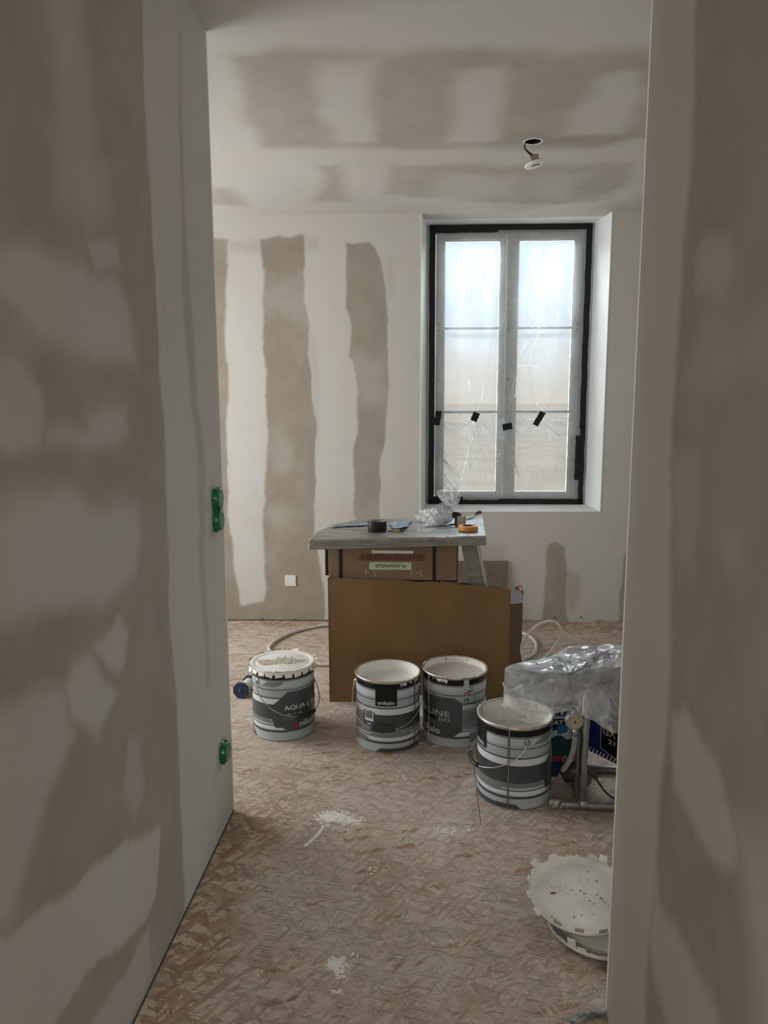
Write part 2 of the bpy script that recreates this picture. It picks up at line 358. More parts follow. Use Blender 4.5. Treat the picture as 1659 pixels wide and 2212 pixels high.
def grid_mesh(name, rects, fn, maskfn, matr, flip=False):
    """rects: (u0,u1,v0,v1,step); one mesh with the point attribute 'joint' (1 = joint compound, 0 = bare board)"""
    V, F, A = [], [], []; base = 0
    for u0, u1, v0, v1, st in rects:
        nu = max(1, int(round((u1-u0)/st))); nv = max(1, int(round((v1-v0)/st)))
        u, v = np.meshgrid(np.linspace(u0, u1, nu+1), np.linspace(v0, v1, nv+1), indexing='ij')
        V.append(np.stack(fn(u, v), -1).reshape(-1, 3)); A.append(maskfn(u, v).ravel())
        i = np.arange((nu+1)*(nv+1)).reshape(nu+1, nv+1)+base
        q = np.stack([i[:-1, :-1], i[1:, :-1], i[1:, 1:], i[:-1, 1:]], -1).reshape(-1, 4)
        F.append(q[:, ::-1] if flip else q); base += (nu+1)*(nv+1)
    V = np.concatenate(V); F = np.concatenate(F); A = np.concatenate(A)
    me = bpy.data.meshes.new(name); me.vertices.add(len(V)); me.vertices.foreach_set('co', V.ravel())
    me.loops.add(F.size); me.loops.foreach_set('vertex_index', F.ravel()); me.polygons.add(len(F))
    me.polygons.foreach_set('loop_start', np.arange(0, F.size, 4)); me.polygons.foreach_set('loop_total', np.full(len(F), 4)); me.update(calc_edges=True); me.validate()
    at = me.attributes.new('joint', 'FLOAT', 'POINT'); at.data.foreach_set('value', A.astype(np.float32))
    me.materials.append(matr); return me

BACK = [
  (1, 0.012, [(-1.387,2.506),(-1.269,2.505),(-1.296,2.324),(-1.314,1.978),(-1.318,1.535),(-1.328,1.08),(-1.33,0.832),(-1.319,0.612),(-1.309,0.357),(-1.287,0.164),(-1.266,0.105),(-1.21,0.092),(-1.213,-0.022),(-1.5,-0.024)]),
  (1, 0.012, [(-1.072,2.497),(-0.959,2.513),(-0.789,2.512),(-0.785,2.376),(-0.796,2.263),(-0.781,2.119),(-0.757,1.975),(-0.768,1.682),(-0.769,1.503),(-0.738,1.323),(-0.74,1.079),(-0.754,0.77),(-0.751,0.613),(-0.735,0.407),(-0.719,0.23),(-0.704,-0.02),(-1.277,-0.023),(-1.241,0.099),(-1.123,0.132),(-1.102,0.326),(-1.097,0.613),(-1.079,0.926),(-1.058,1.233),(-1.068,1.534),(-1.062,1.977),(-1.062,2.208),(-1.075,2.379)]),
  (0.9, 0.008, [(-0.516,2.487),(-0.387,2.48),(-0.329,2.415),(-0.291,2.259),(-0.268,2.029),(-0.263,1.738),(-0.27,1.442),(-0.283,1.201),(-0.314,1.018),(-0.316,0.661),(-0.477,0.661),(-0.48,0.956),(-0.462,1.292),(-0.469,1.502),(-0.482,1.739),(-0.503,1.769),(-0.489,1.973),(-0.517,2.089)]),
  (0.85, 0.012, [(0.804,0.537),(0.849,0.568),(0.918,0.521),(0.933,0.332),(0.93,0.14),(0.954,-0.005),(0.779,-0.006),(0.795,0.3),(0.8,0.458)]),
  (0.8, 0.01, [(1.321,0.522),(1.298,0.428),(1.273,0.142),(1.271,-0.01),(1.456,-0.009),(1.431,0.522)]),
  (0.8, 0.004, [(0.61,0.013),(1.486,0.017),(1.488,-0.018),(0.611,-0.023)]),
  (0.4, 0.03, [(0.923,0.364),(1.01,0.332),(1.031,0.173),(0.973,0.076),(0.93,0.14)]),
  (0.35, 0.03, [(0.352,0.536),(0.419,0.558),(0.512,0.536),(0.533,0.41),(0.345,0.41)]),
  (0.35, 0.03, [(-1.27,2.494),(-1.072,2.492),(-1.074,2.421),(-1.271,2.437)]),
  (0.3, 0.03, [(-0.789,2.489),(-0.695,2.494),(-0.696,2.418),(-0.784,2.419)]),
  (0.25, 0.04, [(-0.267,2.372),(-0.227,2.258),(-0.227,2.144),(-0.262,2.144)]),
  (0.25, 0.03, [(-0.757,1.975),(-0.706,1.799),(-0.713,1.383),(-0.739,1.141),(-0.766,1.503)]),
]
CEIL = [
  (1, 0.06, [(-0.674,2.701),(-0.447,2.683),(-0.17,2.715),(0.046,2.699),(0.28,2.745),(0.57,2.737),(0.776,2.771),(1.024,3.594),(0.797,3.751),(0.154,3.719),(-0.277,3.702),(-0.785,3.628),(-0.722,3.107)]),
  (-0.9, 0.05, [(-0.412,2.779),(-0.214,2.782),(-0.227,3.051),(-0.226,3.34),(-0.244,3.596),(-0.432,3.583),(-0.435,3.273),(-0.431,2.994)]),
  (-0.9, 0.05, [(0.091,2.861),(0.276,2.851),(0.305,3.002),(0.315,3.225),(0.304,3.603),(0.257,3.675),(0.07,3.624),(0.107,3.31),(0.089,3.072)]),
  (-0.9, 0.05, [(0.608,2.982),(0.668,2.889),(0.738,2.912),(0.825,3.122),(0.847,3.311),(0.84,3.581),(0.584,3.563),(0.574,3.292),(0.618,3.108)]),
  (-0.9, 0.05, [(-0.674,2.701),(-0.764,2.695),(-1.039,3.61),(-0.785,3.628),(-0.722,3.107)]),
  (0.75, 0.05, [(-0.203,3.939),(-0.065,3.949),(0.851,3.991),(0.997,3.987),(1.08,4.4),(1.034,4.687),(0.865,4.781),(0.559,4.758),(0.361,4.69),(0.005,4.561),(-0.232,4.494),(-0.225,4.134)]),
  (-0.7, 0.08, [(0.064,4.089),(0.366,4.16),(0.483,4.235),(0.454,4.544),(0.25,4.651),(0.045,4.564),(0.041,4.237)]),
  (-0.6, 0.08, [(0.555,4.149),(0.839,4.145),(0.814,4.381),(0.817,4.671),(0.586,4.554)]),
  (0.8, 0.05, [(-0.562,3.936),(-0.463,3.943),(-0.474,4.289),(-0.463,4.63),(-0.679,4.636),(-0.575,4.281)]),
  (0.9, 0.06, [(-1.185,4.283),(-1.076,4.291),(-1.058,4.484),(-1.059,4.695),(-1.282,4.624)]),
]
LEFT = [
  (1, 0.012, [(1.96,2.526),(3.032,3.074),(2.654,-1.002),(1.926,-0.326),(1.975,0.039),(1.981,0.536),(1.975,1.331),(1.97,1.925),(1.96,2.464)]),
  (-0.6, 0.015, [(2.242,2.528),(2.27,2.529),(2.264,2.243),(2.246,1.983),(2.267,1.722),(2.285,1.517),(2.328,1.3),(2.324,1.078),(2.261,1.09),(2.243,1.308),(2.205,1.584),(2.177,1.778),(2.222,2.229)]),
  (-0.5, 0.02, [(2.229,1.095),(2.299,1.083),(2.319,0.851),(2.293,0.579),(2.259,0.592),(2.246,0.871)]),
  (-0.35, 0.02, [(2.01,1.769),(2.023,1.759),(2.039,1.615),(2.029,1.699)]),
  (0.75, 0.05, [(1.196,1.731),(1.365,1.774),(1.424,1.773),(1.612,1.775),(1.719,1.772),(1.779,1.729),(1.811,1.657),(1.816,1.592),(1.62,1.587),(1.382,1.6),(1.307,1.639),(1.191,1.691)]),
  (0.6, 0.02, [(1.584,1.844),(1.743,1.852),(1.749,1.802),(1.612,1.777)]),
  (0.7, 0.03, [(1.174,1.572),(1.253,1.568),(1.295,1.551),(1.354,1.494),(1.355,1.443),(1.32,1.395),(1.228,1.394),(1.154,1.43)]),
  (0.7, 0.05, [(1.538,1.484),(1.62,1.501),(1.717,1.482),(1.723,1.428),(1.641,1.39),(1.536,1.392),(1.353,1.396),(1.359,1.439),(1.521,1.436)]),
  (0.8, 0.05, [(1.139,1.328),(1.415,1.324),(1.531,1.28),(1.701,1.267),(1.783,1.244),(1.781,1.164),(1.732,1.082),(1.621,1.071),(1.525,1.07),(1.347,1.101),(1.113,1.146)]),
  (0.85, 0.02, [(1.613,1.008),(1.636,1.028),(1.691,0.956),(1.664,0.896),(1.627,0.887),(1.5,0.975)]),
  (0.85, 0.03, [(1.415,0.975),(1.487,0.959),(1.56,0.896),(1.608,0.844),(1.493,0.764),(1.388,0.859),(1.371,0.943)]),
  (0.75, 0.04, [(1.067,0.996),(1.261,0.978),(1.328,0.965),(1.359,0.929),(1.393,0.817),(1.36,0.794),(1.272,0.762),(1.189,0.696),(1.092,0.633),(1.018,0.651)]),
  (1, 0.012, [(1.826,0.373),(1.798,0.296),(1.754,0.22),(1.671,0.203),(1.558,0.229),(1.354,0.317),(1.218,0.314),(0.996,0.499),(1.017,0.643),(1.131,0.604),(1.22,0.573),(1.324,0.537),(1.517,0.498),(1.673,0.441)]),
  (0.8, 0.02, [(1.698,0.17),(1.69,0.044),(1.587,0.03),(1.515,0.022),(1.355,0.174),(1.445,0.159),(1.575,0.153)]),
  (0.4, 0.08, [(1.594,2.322),(1.651,2.137),(1.655,1.926),(1.472,1.863),(1.503,2.082),(1.494,2.272)]),
  (0.4, 0.06, [(1.61,1.996),(1.716,2.018),(1.711,1.9),(1.591,1.864),(1.517,1.917)]),
  (0.5, 0.03, [(1.651,0.705),(1.706,0.68),(1.718,0.551),(1.652,0.502),(1.596,0.605)]),
]
RIGHT = [
  (1, 0.02, [(2.498,2.763),(1.398,2.2),(1.405,2.161),(1.39,1.936),(1.412,1.711),(1.404,1.465),(1.359,1.131),(1.343,0.959),(1.361,0.767),(1.35,0.582),(1.377,0.412),(1.352,0.174),(1.931,-0.404)]),
  (0.9, 0.02, [(1.32,0.934),(1.252,0.972),(1.161,0.956),(1.093,0.951),(1.049,0.902),(1.012,0.852),(1.026,0.814),(1.093,0.784),(1.198,0.789),(1.298,0.802),(1.324,0.878)]),
  (0.9, 0.03, [(1.357,0.626),(1.312,0.561),(1.233,0.573),(1.143,0.592),(1.062,0.594),(1.001,0.556),(1.198,0.365),(1.342,0.39),(1.384,0.457)]),
  (0.8, 0.05, [(1.022,0.889),(0.892,0.968),(0.849,0.703),(0.894,0.659),(0.99,0.795)]),
  (0.55, 0.02, [(1.333,1.728),(1.275,1.761),(1.179,1.741),(1.151,1.69),(1.181,1.649),(1.322,1.663)]),
  (0.35, 0.05, [(1.266,1.587),(1.064,1.609),(0.998,1.614),(0.985,1.533),(1.215,1.52),(1.302,1.544)]),
  (0.5, 0.03, [(1.122,1.288),(1.075,1.31),(1.054,1.295),(1.061,1.273),(1.097,1.245)]),
  (0.4, 0.03, [(1.383,1.383),(1.245,1.395),(1.226,1.283),(1.234,1.204),(1.342,1.22)]),
]


# ------------------------------------------------------------------ room
H = 2.647; XL, XR, YL, YR = -.708, .443, 2.53, 1.665
yb = lambda x: 4.941+.031*x
OX0, OX1, SILL = -.050, 1.135, .757
# floor: dark sub-base with strand-board panels laid on it
fl = MB(); fl.box((0, 1.8, -.035), (6.4, 6.5, .03), DARKHOLE); floor = struct(fl.build('floor'))
g = .0010
def panel(x0, x1, y0, y1):
    m = MB(); b = .0008; q = .0003; x0 += g; x1 -= g; y0 += q; y1 -= q
    vs = [(x0, y0, -.02), (x1, y0, -.02), (x1, y1, -.02), (x0, y1, -.02), (x0, y0, -b), (x1, y0, -b), (x1, y1, -b), (x0, y1, -b), (x0+b, y0+b, 0), (x1-b, y0+b, 0), (x1-b, y1-b, 0), (x0+b, y1-b, 0)]
    fs = [(8, 9, 10, 11)]+[(a, (a+1) % 4, 4+(a+1) % 4, 4+a) for a in range(4)]+[(4+a, 4+(a+1) % 4, 8+(a+1) % 4, 8+a) for a in range(4)]
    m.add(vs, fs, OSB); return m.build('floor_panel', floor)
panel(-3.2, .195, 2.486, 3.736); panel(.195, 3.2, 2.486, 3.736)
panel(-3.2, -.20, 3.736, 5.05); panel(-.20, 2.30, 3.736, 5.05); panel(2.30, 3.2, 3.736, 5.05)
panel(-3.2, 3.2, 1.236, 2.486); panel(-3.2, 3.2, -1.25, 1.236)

# back wall with a full-height window recess
bm_ = lambda u, v: 1-mask(u, v, BACK)
me = grid_mesh('wall_back', [(-1.5, OX0, 0, H, .008), (OX1, 1.5, 0, H, .008), (OX0, OX1, 0, SILL, .008), (-3.2, -1.5, 0, H, .4), (1.5, 3.2, 0, H, .4)],
               lambda u, v: (u, yb(u), v), bm_, PLASTER)
wall_back = struct(link('wall_back', me))
for x, z in ((-1.128, .012), (-.905, .012), (1.035, .035), (.86, .03)):   # plasterboard screws near the floor
    m = MB(); m.lathe([(0, -.0015), (.006, -.0012), (.0065, 0), (.0065, .003)], GASKET, 12, Matrix.Translation((x, yb(x)-.001, z)) @ Matrix.Rotation(PI/2, 4, 'X')); m.build('screw', wall_back)
# reveals and sill
IX0, IX1 = -.004, 1.090; yw = lambda x: 5.365+.02*x
WT = H+.02
m = MB()
m.add([(OX0, yb(OX0), SILL), (IX0, yw(0)+.06, SILL), (IX0, yw(0)+.06, WT), (OX0, yb(OX0), WT)], [(0, 1, 2, 3)], WHITE_PLASTER)
struct(m.build('trim_1'))['label'] = 'white plastered left window reveal'
m = MB()
nn = 24
vs = []; fs = []
for i in range(nn+1):
    z = SILL+(WT-SILL)*i/nn
    for k in range(6): t = k/5; vs.append((OX1+(IX1-OX1)*t, yb(OX1)+(yw(1.09)+.06-yb(OX1))*t, z))
for i in range(nn):
    for k in range(5): fs.append((i*6+k, i*6+6+k, i*6+7+k, i*6+1+k))
m.add(vs, fs, WHITE_PLASTER); struct(m.build('trim_2'))['label'] = 'white plastered right window reveal'
m = MB(); m.add([(OX0, yb(OX0), SILL), (OX1, yb(OX1), SILL), (IX1, yw(1.09)+.06, SILL), (IX0, yw(0)+.06, SILL)], [(0, 1, 2, 3)], WHITE_PLASTER)
struct(m.build('trim_3'))['label'] = 'white window sill ledge'
# thin corner bead around the recess
m = MB(); bw = .004
for (x, s) in ((OX0, -1), (OX1, 1)): m.box((x+s*bw/2, yb(x)-.0008, (SILL+H)/2), (bw, .0016, H-SILL), WHITE_PLASTER)
m.box(((OX0+OX1)/2, yb(.54)-.0008, SILL-bw/2), (OX1-OX0+2*bw, .0016, bw), WHITE_PLASTER, Matrix.Rotation(math.atan(.031), 4, 'Z'))
struct(m.build('trim_4'))['label'] = 'white corner bead around the window recess'

# ceiling with a cut hole for the downlight
hx, hy, hs = .467, 3.64, .048
cm_ = lambda u, v: 1-.85*mask(u, v, CEIL, 1.6)
cr_ = [(-1.3, hx-hs, 1.9, 5.1, .016), (hx+hs, 1.5, 1.9, 5.1, .016), (hx-hs, hx+hs, 1.9, hy-hs, .016), (hx-hs, hx+hs, hy+hs, 5.1, .016),
       (-3.2, -1.3, 1.9, 5.1, .4), (1.5, 3.2, 1.9, 5.1, .4), (-3.2, 3.2, -1.25, 1.9, .3)]
me = grid_mesh('ceiling', cr_, lambda u, v: (u, v, H+0*u), cm_, PLASTER_THIN, flip=True)
ceiling = struct(link('ceiling', me))
m = MB(); n = 48; vs = []
for i in range(n):
    a = 2*PI*i/n+PI/4; c, s_ = math.cos(a), math.sin(a); k = hs/max(abs(c), abs(s_))
    vs += [(hx+k*c, hy+k*s_, H), (hx+.037*c, hy+.037*s_, H), (hx+.037*c, hy+.037*s_, H+.013)]
m.add(vs, [(3*i, 3*i+1, 3*((i+1) % n)+1, 3*((i+1) % n)) for i in range(n)], PLASTER_THIN)
m.add(vs, [(3*i+1, 3*i+2, 3*((i+1) % n)+2, 3*((i+1) % n)+1) for i in range(n)], DARKHOLE)
m.lathe([(0, H+.15), (.2, H+.15), (.2, H+.013), (.037, H+.013)], DARKHOLE, 24, Matrix.Translation((hx, hy, 0)))
m.build('hole_edge', ceiling)
m = MB(); m.box((.55, 5.25, H+.03), (1.5, .75, .05), WHITE_PLASTER); struct(m.build('trim_5'))['label'] = 'white plastered window head'

# partitions of the passage
me = grid_mesh('wall_left', [(.55, YL, 0, H, .010), (-1.25, .55, 0, H, .5)], lambda u, v: (XL+0*u, u, v), lambda u, v: mask(u, v, [(a, b*.7, c) for a, b, c in LEFT]), PLASTER_THIN)
wl = struct(link('wall_left', me))
me = grid_mesh('wall_right', [(.65, YR, 0, H, .010), (-1.25, .65, 0, H, .5)], lambda u, v: (XR+0*u, u, v), lambda u, v: mask(u, v, RIGHT), PLASTER_THIN, flip=True)
wr = struct(link('wall_right', me))
one = lambda u, v: .9+0*u
def plain(name, fn, flip=False):
    return struct(link(name, grid_mesh(name, [(0, 1, 0, 1, .25)], fn, one, PLASTER, flip)))
plain('wall_partition_left', lambda u, v: (-3.2+(XL+3.2)*u, YL+0*u, v*H), True)
plain('wall_partition_right', lambda u, v: (XR+(3.2-XR)*u, YR+0*u, v*H), True)
plain('wall_far_left', lambda u, v: (-3.2+0*u, YL+(5.0-YL)*u, v*H))
plain('wall_far_right', lambda u, v: (3.2+0*u, YR+(5.1-YR)*u, v*H), True)
plain('wall_rear', lambda u, v: (XL+(XR-XL)*u, -1.25+0*u, v*H))
# corner beads of the two partitions
m = MB(); m.box((XL-.001, YL-.0005, H/2), (.006, .005, H), WHITE_PLASTER, ch=.0015); struct(m.build('trim_6'))
m = MB(); m.box((XR+.001, YR-.0005, H/2), (.006, .005, H), WHITE_PLASTER, ch=.0015); struct(m.build('trim_7'))
# thin dark strips standing in for the gaps at the foot of the walls
m = MB(); m.box((XL+.0008, (YL-1.2)/2+.0, .004), (.0016, YL+1.2, .008), GASKET); struct(m.build('gap_strip_left'))
m = MB(); m.box((-.65, yb(-.65)-.0008, .003), (2.2, .0016, .006), GASKET, Matrix.Rotation(math.atan(.031), 4, 'Z')); struct(m.build('gap_strip_back'))

# ------------------------------------------------------------------ window
win = struct(bpy.data.objects.new('window_1', None)); COL.objects.link(win); win.location = (0, 5.365, 0); win.rotation_euler = (0, 0, math.atan(.02))
win['label'] = 'white two-leaf window behind clear masking film'
def frame_piece(m, x0, x1, z0, z1, w, y0, y1, matr, ch=.003):
    m.box(((x0+x1)/2, (y0+y1)/2, z0+w/2), (x1-x0, y1-y0, w), matr, ch=ch); m.box(((x0+x1)/2, (y0+y1)/2, z1-w/2), (x1-x0, y1-y0, w), matr, ch=ch)
    m.box((x0+w/2, (y0+y1)/2, (z0+z1)/2), (w, y1-y0, z1-z0-2*w+.002), matr, ch=ch); m.box((x1-w/2, (y0+y1)/2, (z0+z1)/2), (w, y1-y0, z1-z0-2*w+.002), matr, ch=ch)
m = MB(); frame_piece(m, -.008, 1.096, .752, 2.66, .052, .0, .07, UPVC); m.build('window_frame', win)
for (x0, x1, p0, p1) in ((.047, .527, .108, .482), (.531, 1.042, .612, .985)):
    m = MB(); z0, z1, q0, q1 = .790, 2.612, .838, 2.559
    m.box(((x0+p0)/2, .005, (z0+z1)/2), (p0-x0, .05, z1-z0), UPVC, ch=.004); m.box(((p1+x1)/2, .005, (z0+z1)/2), (x1-p1, .05, z1-z0), UPVC, ch=.004)
    m.box(((p0+p1)/2, .005, (z0+q0)/2), (p1-p0, .05, q0-z0), UPVC, ch=.004); m.box(((p0+p1)/2, .005, (q1+z1)/2), (p1-p0, .05, z1-q1), UPVC, ch=.004)
    c = m.build('casement', win)
    m = MB(); frame_piece(m, p0-.012, p1+.012, q0-.012, q1+.012, .010, -.026, -.019, UPVC, .002); m.build('glazing_bead', c)
    m = MB(); frame_piece(m, p0-.003, p1+.003, q0-.003, q1+.003, .005, -.010, .0, GASKET, .001); m.build('gasket', c)
    m = MB(); m.box(((p0+p1)/2, .006, (q0+q1)/2), (p1-p0, .004, q1-q0), GLASS); m.build('pane', c)
    for zb in (1.979, 1.403):
        m = MB(); m.box(((p0+p1)/2, -.002, zb), (p1-p0, .010, .017), BAR, ch=.003); m.build('glazing_bar', c)
    for zz in (2.005, 1.965, 1.63):
        for xx in (x0+.022, x1-.022):
            m = MB(); m.box((xx, -.023, zz), (.013, .006, .018), DIAL, ch=.002); m.build('hinge_cover', c)
m = MB(); m.tube([(.5405, -.022, 1.42), (.5405, -.045, 1.42), (.5405, -.048, 1.36), (.5405, -.046, 1.29)], .008, SOCKET, 8); m.box((.5405, -.024, 1.42), (.022, .008, .06), SOCKET, ch=.003); m.build('window_handle', win)

# clear film taped over the window
def film_obj():
    t = thing('masking_film', 'clear plastic masking film stretched over the window, black tape around its edge', 'plastic film', (0, 5.300, 0), math.atan(.02))
    x0, x1, z0, z1 = .016, 1.074, .774, 2.637
    nu, nv = 110, 190; u, v = np.meshgrid(np.linspace(x0, x1, nu+1), np.linspace(z0, z1, nv+1), indexing='ij')
    d = .004*np.sin(u*9+v*4)+.003*np.sin(v*13-u*6)
    for (cx, cz) in ((.064, 1.355), (.324, 1.367), (.549, 1.305), (.762, 1.353)):   # radial creases pulled by the four tape pieces
        r = np.hypot(u-cx, v-cz)+1e-3; a = np.arctan2(v-cz, u-cx)
        d += .007*np.abs(np.sin(a*7+cx*9))*np.exp(-((r-.16)/.16)**2) - .010*np.exp(-(r/.05)**2)
    e = np.minimum(np.minimum(u-x0, x1-u), np.minimum(v-z0, z1-v)); d *= np.clip(e/.05, 0, 1)
    V = np.stack([u, -np.abs(d)+.0*u, v], -1).reshape(-1, 3)
    i = np.arange((nu+1)*(nv+1)).reshape(nu+1, nv+1); F = np.stack([i[:-1, :-1], i[1:, :-1], i[1:, 1:], i[:-1, 1:]], -1).reshape(-1, 4)
    m = MB(); m.add(V.tolist(), F.tolist(), FILM, True); m.build('film', t)
    # creases: narrow doubled folds of film
    m = MB(); R = random.Random(3)
    def fold(p, q, w, bow=.0, taper=True):
        p = Vector(p); q = Vector(q); n = 14; L = q-p; nr = Vector((-L[1], L[0])); vs = []; ph = R.uniform(0, 6); bow = bow or R.uniform(-.04, .04)
        for k in range(n+1):
            t_ = k/n; c = p+L*t_+nr*(bow*math.sin(PI*t_)+.012*math.sin(9*t_+ph)); ww = w*((math.sin(PI*min(1, t_*1.0+.04)))**.6 if taper else 1)*R.uniform(.6, 1.2)
            c[0] = min(max(c[0], x0+.006), x1-.006); c[1] = min(max(c[1], z0+.006), z1-.006)
            nn_ = nr.normalized()*ww/2
            vs += [(c[0]-nn_[0], -.014, c[1]-nn_[1]), (c[0], -.019, c[1]), (c[0]+nn_[0], -.0145, c[1]+nn_[1])]
        m.add(vs, [f for k in range(n) for f in ((3*k, 3*k+1, 3*k+4, 3*k+3), (3*k+1, 3*k+2, 3*k+5, 3*k+4))], CREASE, True)
    t1, t2, t3, t4 = (.064, 1.355), (.324, 1.367), (.549, 1.305), (.762, 1.353)
    for q in ((.22, .80), (.27, .79), (.31, .80), (.36, .81), (.42, .82), (.46, .93), (.08, 1.20), (.10, 1.26), (.12, 1.33), (.49, 1.27), (.47, 1.21), (.43, 1.15), (.50, 1.40), (.38, 1.58), (.27, 1.62), (.12, 1.42)):
        fold(t2, q, R.uniform(.003, .007))
    for q in ((.60, .80), (.64, .84), (.66, .90), (.62, 1.00), (.70, 1.24), (.58, 1.62), (.60, 1.72), (.565, 1.55), (.45, 1.16), (.48, 1.05)): fold(t3, q, R.uniform(.004, .009))
    for q in ((.58, 1.36), (.60, 1.33), (.68, 1.25), (.92, 1.23), (.96, 1.20), (.99, 1.30), (1.0, 1.38), (.90, 1.56), (.71, 1.60), (.98, 1.68), (.87, 1.16), (.66, 1.40)): fold(t4, q, R.uniform(.003, .006))
    for q in ((.10, 1.18), (.08, 1.10), (.15, 1.28), (.20, 1.31), (.05, 1.0)): fold(t1, q, R.uniform(.003, .006))
    for a in range(22):   # fan of small folds in the lower left corner
        z = 1.22-.018*a; fold((.035+R.uniform(0, .03), z), (.13+R.uniform(0, .14), z-.16-R.uniform(0, .12)), R.uniform(.002, .006))
    fold((.60, 1.70), (.70, 1.95), .007, .03); fold((.70, 1.95), (.84, 2.24), .010, -.02); fold((.58, 1.46), (.61, 1.72), .014, -.06); fold((.69, 1.72), (.78, 2.05), .006)
    fold((.12, 2.06), (.25, 2.20), .006); fold((.25, 2.20), (.42, 2.32), .010, .05); fold((.26, 2.42), (.52, 2.45), .005); fold((.30, 2.44), (.56, 2.42), .004)
    fold((.86, 2.00), (.93, 2.26), .005); fold((.60, 1.72), (.78, 1.71), .004); fold((.44, 1.62), (.52, 1.86), .004); fold((.74, 1.55), (.80, 1.65), .004)
    for a in range(16):
        x = .63+.023*a; z = .86+R.uniform(0, .06); fold((x, z), (x+R.uniform(-.06, .09), z+R.uniform(.05, .26)), R.uniform(.002, .004))
    for a in range(14): fold((R.uniform(.10, 1.0), R.uniform(1.6, 2.6)), (R.uniform(.10, 1.0), R.uniform(1.6, 2.6)), .0016)
    m.build('crease', t)['kind'] = 'stuff'
    # second, overlapping layer of film across the lower transom
    m = MB(); n = 40; vs = []
    for k in range(n+1):
        x = .10+.90*k/n; vs += [(x, -.021, 1.225+.012*math.sin(9*x)), (x, -.021, 1.33+.05*math.exp(-((x-.60)/.07)**2)*1.5+.012*math.sin(15*x))]
    m.add(vs, [(2*k, 2*k+1, 2*k+3, 2*k+2) for k in range(n)], FILM, True); m.build('film_overlap', t)
    # black tape border in overlapping strips
    def strip(x0_, x1_, z0_, z1_, jag=0):
        m = MB(); vs = []; horiz = (x1_-x0_) > (z1_-z0_); n = 16; RR = random.Random(int(x0_*1000+z0_*100))
        for k in range(n+1):
            t_ = k/n; j = RR.uniform(-.0022, .0022)
            if horiz: vs += [(x0_+(x1_-x0_)*t_, -.0235, z0_+j), (x0_+(x1_-x0_)*t_, -.0235, z1_+j*.5)]
            else: vs += [(x0_+j, -.0235, z0_+(z1_-z0_)*t_), (x1_+j, -.0235, z0_+(z1_-z0_)*t_)]
        k2 = len(vs); vs += [(a, -.0215, c) for a, b, c in vs]
        fs = [(2*k, 2*k+1, 2*k+3, 2*k+2) for k in range(n)]+[(k2+2*k+2, k2+2*k+3, k2+2*k+1, k2+2*k) for k in range(n)]+[(2*k, 2*k+2, k2+2*k+2, k2+2*k) for k in range(n)]+[(2*k+3, 2*k+1, k2+2*k+1, k2+2*k+3) for k in range(n)]
        m.add(vs, fs, BLACKTAPE); m.build('tape_strip', t)
    W_ = .040
    strip(.000, .000+W_, .757, 2.645); strip(1.086-W_, 1.086, 1.29, 2.645); strip(1.086-W_+.004, 1.086, .757, 1.31); strip(1.022, 1.055, .93, 1.24)
    strip(.0, 1.086, 2.612, 2.650); strip(.0, .52, .757, .788); strip(.50, 1.086, .757, .795); strip(.04, .245, .775, .812); strip(.03, .46, 2.598, 2.616)
    return t
film_obj()
def tape_piece(x, z, w, h, ang, label):
    m = MB(); n = 6; vs = []
    for k in range(n+1):
        s = (k/n-.5)*h; j = .0012*math.sin(k*2.3); vs += [(-w/2+j, -.001*math.sin(k), s), (w/2+j, -.001*math.sin(k+1), s+.002)]
    k2 = len(vs); vs += [(a, b+.0012, c) for a, b, c in vs]
    m.add(vs, [(2*k, 2*k+1, 2*k+3, 2*k+2) for k in range(n)]+[(k2+2*k+2, k2+2*k+3, k2+2*k+1, k2+2*k) for k in range(n)]+[(2*k, 2*k+2, k2+2*k+2, k2+2*k) for k in range(n)]+[(2*k+3, 2*k+1, k2+2*k+1, k2+2*k+3) for k in range(n)]+[(0, k2, k2+1, 1), (2*n, 2*n+1, k2+2*n+1, k2+2*n)], BLACKTAPE)
    o = m.build('tape_piece'); o.location = (x, 5.2768+.02*x, z); o.rotation_euler = (0, ang, math.atan(.02)); return tag(o, label, 'tape', 'black tape pieces on the window film')
tape_piece(.064, 1.362, .042, .100, .16, 'black tape piece at the left border of the window film')
tape_piece(.324, 1.370, .046, .062, .42, 'small tilted black tape piece on the left window pane')
tape_piece(.549, 1.302, .066, .044, -.18, 'lowest black tape piece, on the seam between the two window leaves')
tape_piece(.766, 1.356, .040, .105, .52, 'longest slanting black tape piece, on the right window pane')

# outside
m = MB(); m.box((0, 206, -1.7), (600, 400, .4), GROUND); o = struct(m.build('ground')); 

# ------------------------------------------------------------------ flat print: text and outlines in metres, laid on surfaces
def text2d(s, size, bold=0.0, align='LEFT', sx=1.0, shear=0):
    cu = bpy.data.curves.new('lettering', 'FONT'); cu.body = s; cu.size = size; cu.offset = bold; cu.align_x = align; cu.shear = shear
    cu.resolution_u = 3; o = bpy.data.objects.new('lettering', cu); COL.objects.link(o)
    dg = bpy.context.evaluated_depsgraph_get(); me = bpy.data.meshes.new_from_object(o.evaluated_get(dg))
    v = [(p.co.x*sx, p.co.y) for p in me.vertices]; f = [tuple(p.vertices) for p in me.polygons]
    bpy.data.objects.remove(o); bpy.data.meshes.remove(me); bpy.data.curves.remove(cu); return v, f
def text_w(s, width, height, bold=0.0):
    """lettering scaled to a given width and height, origin at its lower left"""
    v, f = text2d(s, 1.0, bold/height*.3 if bold else 0)
    x0 = min(p[0] for p in v); x1 = max(p[0] for p in v); y0 = min(p[1] for p in v); y1 = max(p[1] for p in v)
    return [((x-x0)/(x1-x0)*width, (y-y0)/(y1-y0)*height) for x, y in v], f
def shift(vf, dx, dy): return [(x+dx, y+dy) for x, y in vf[0]], vf[1]
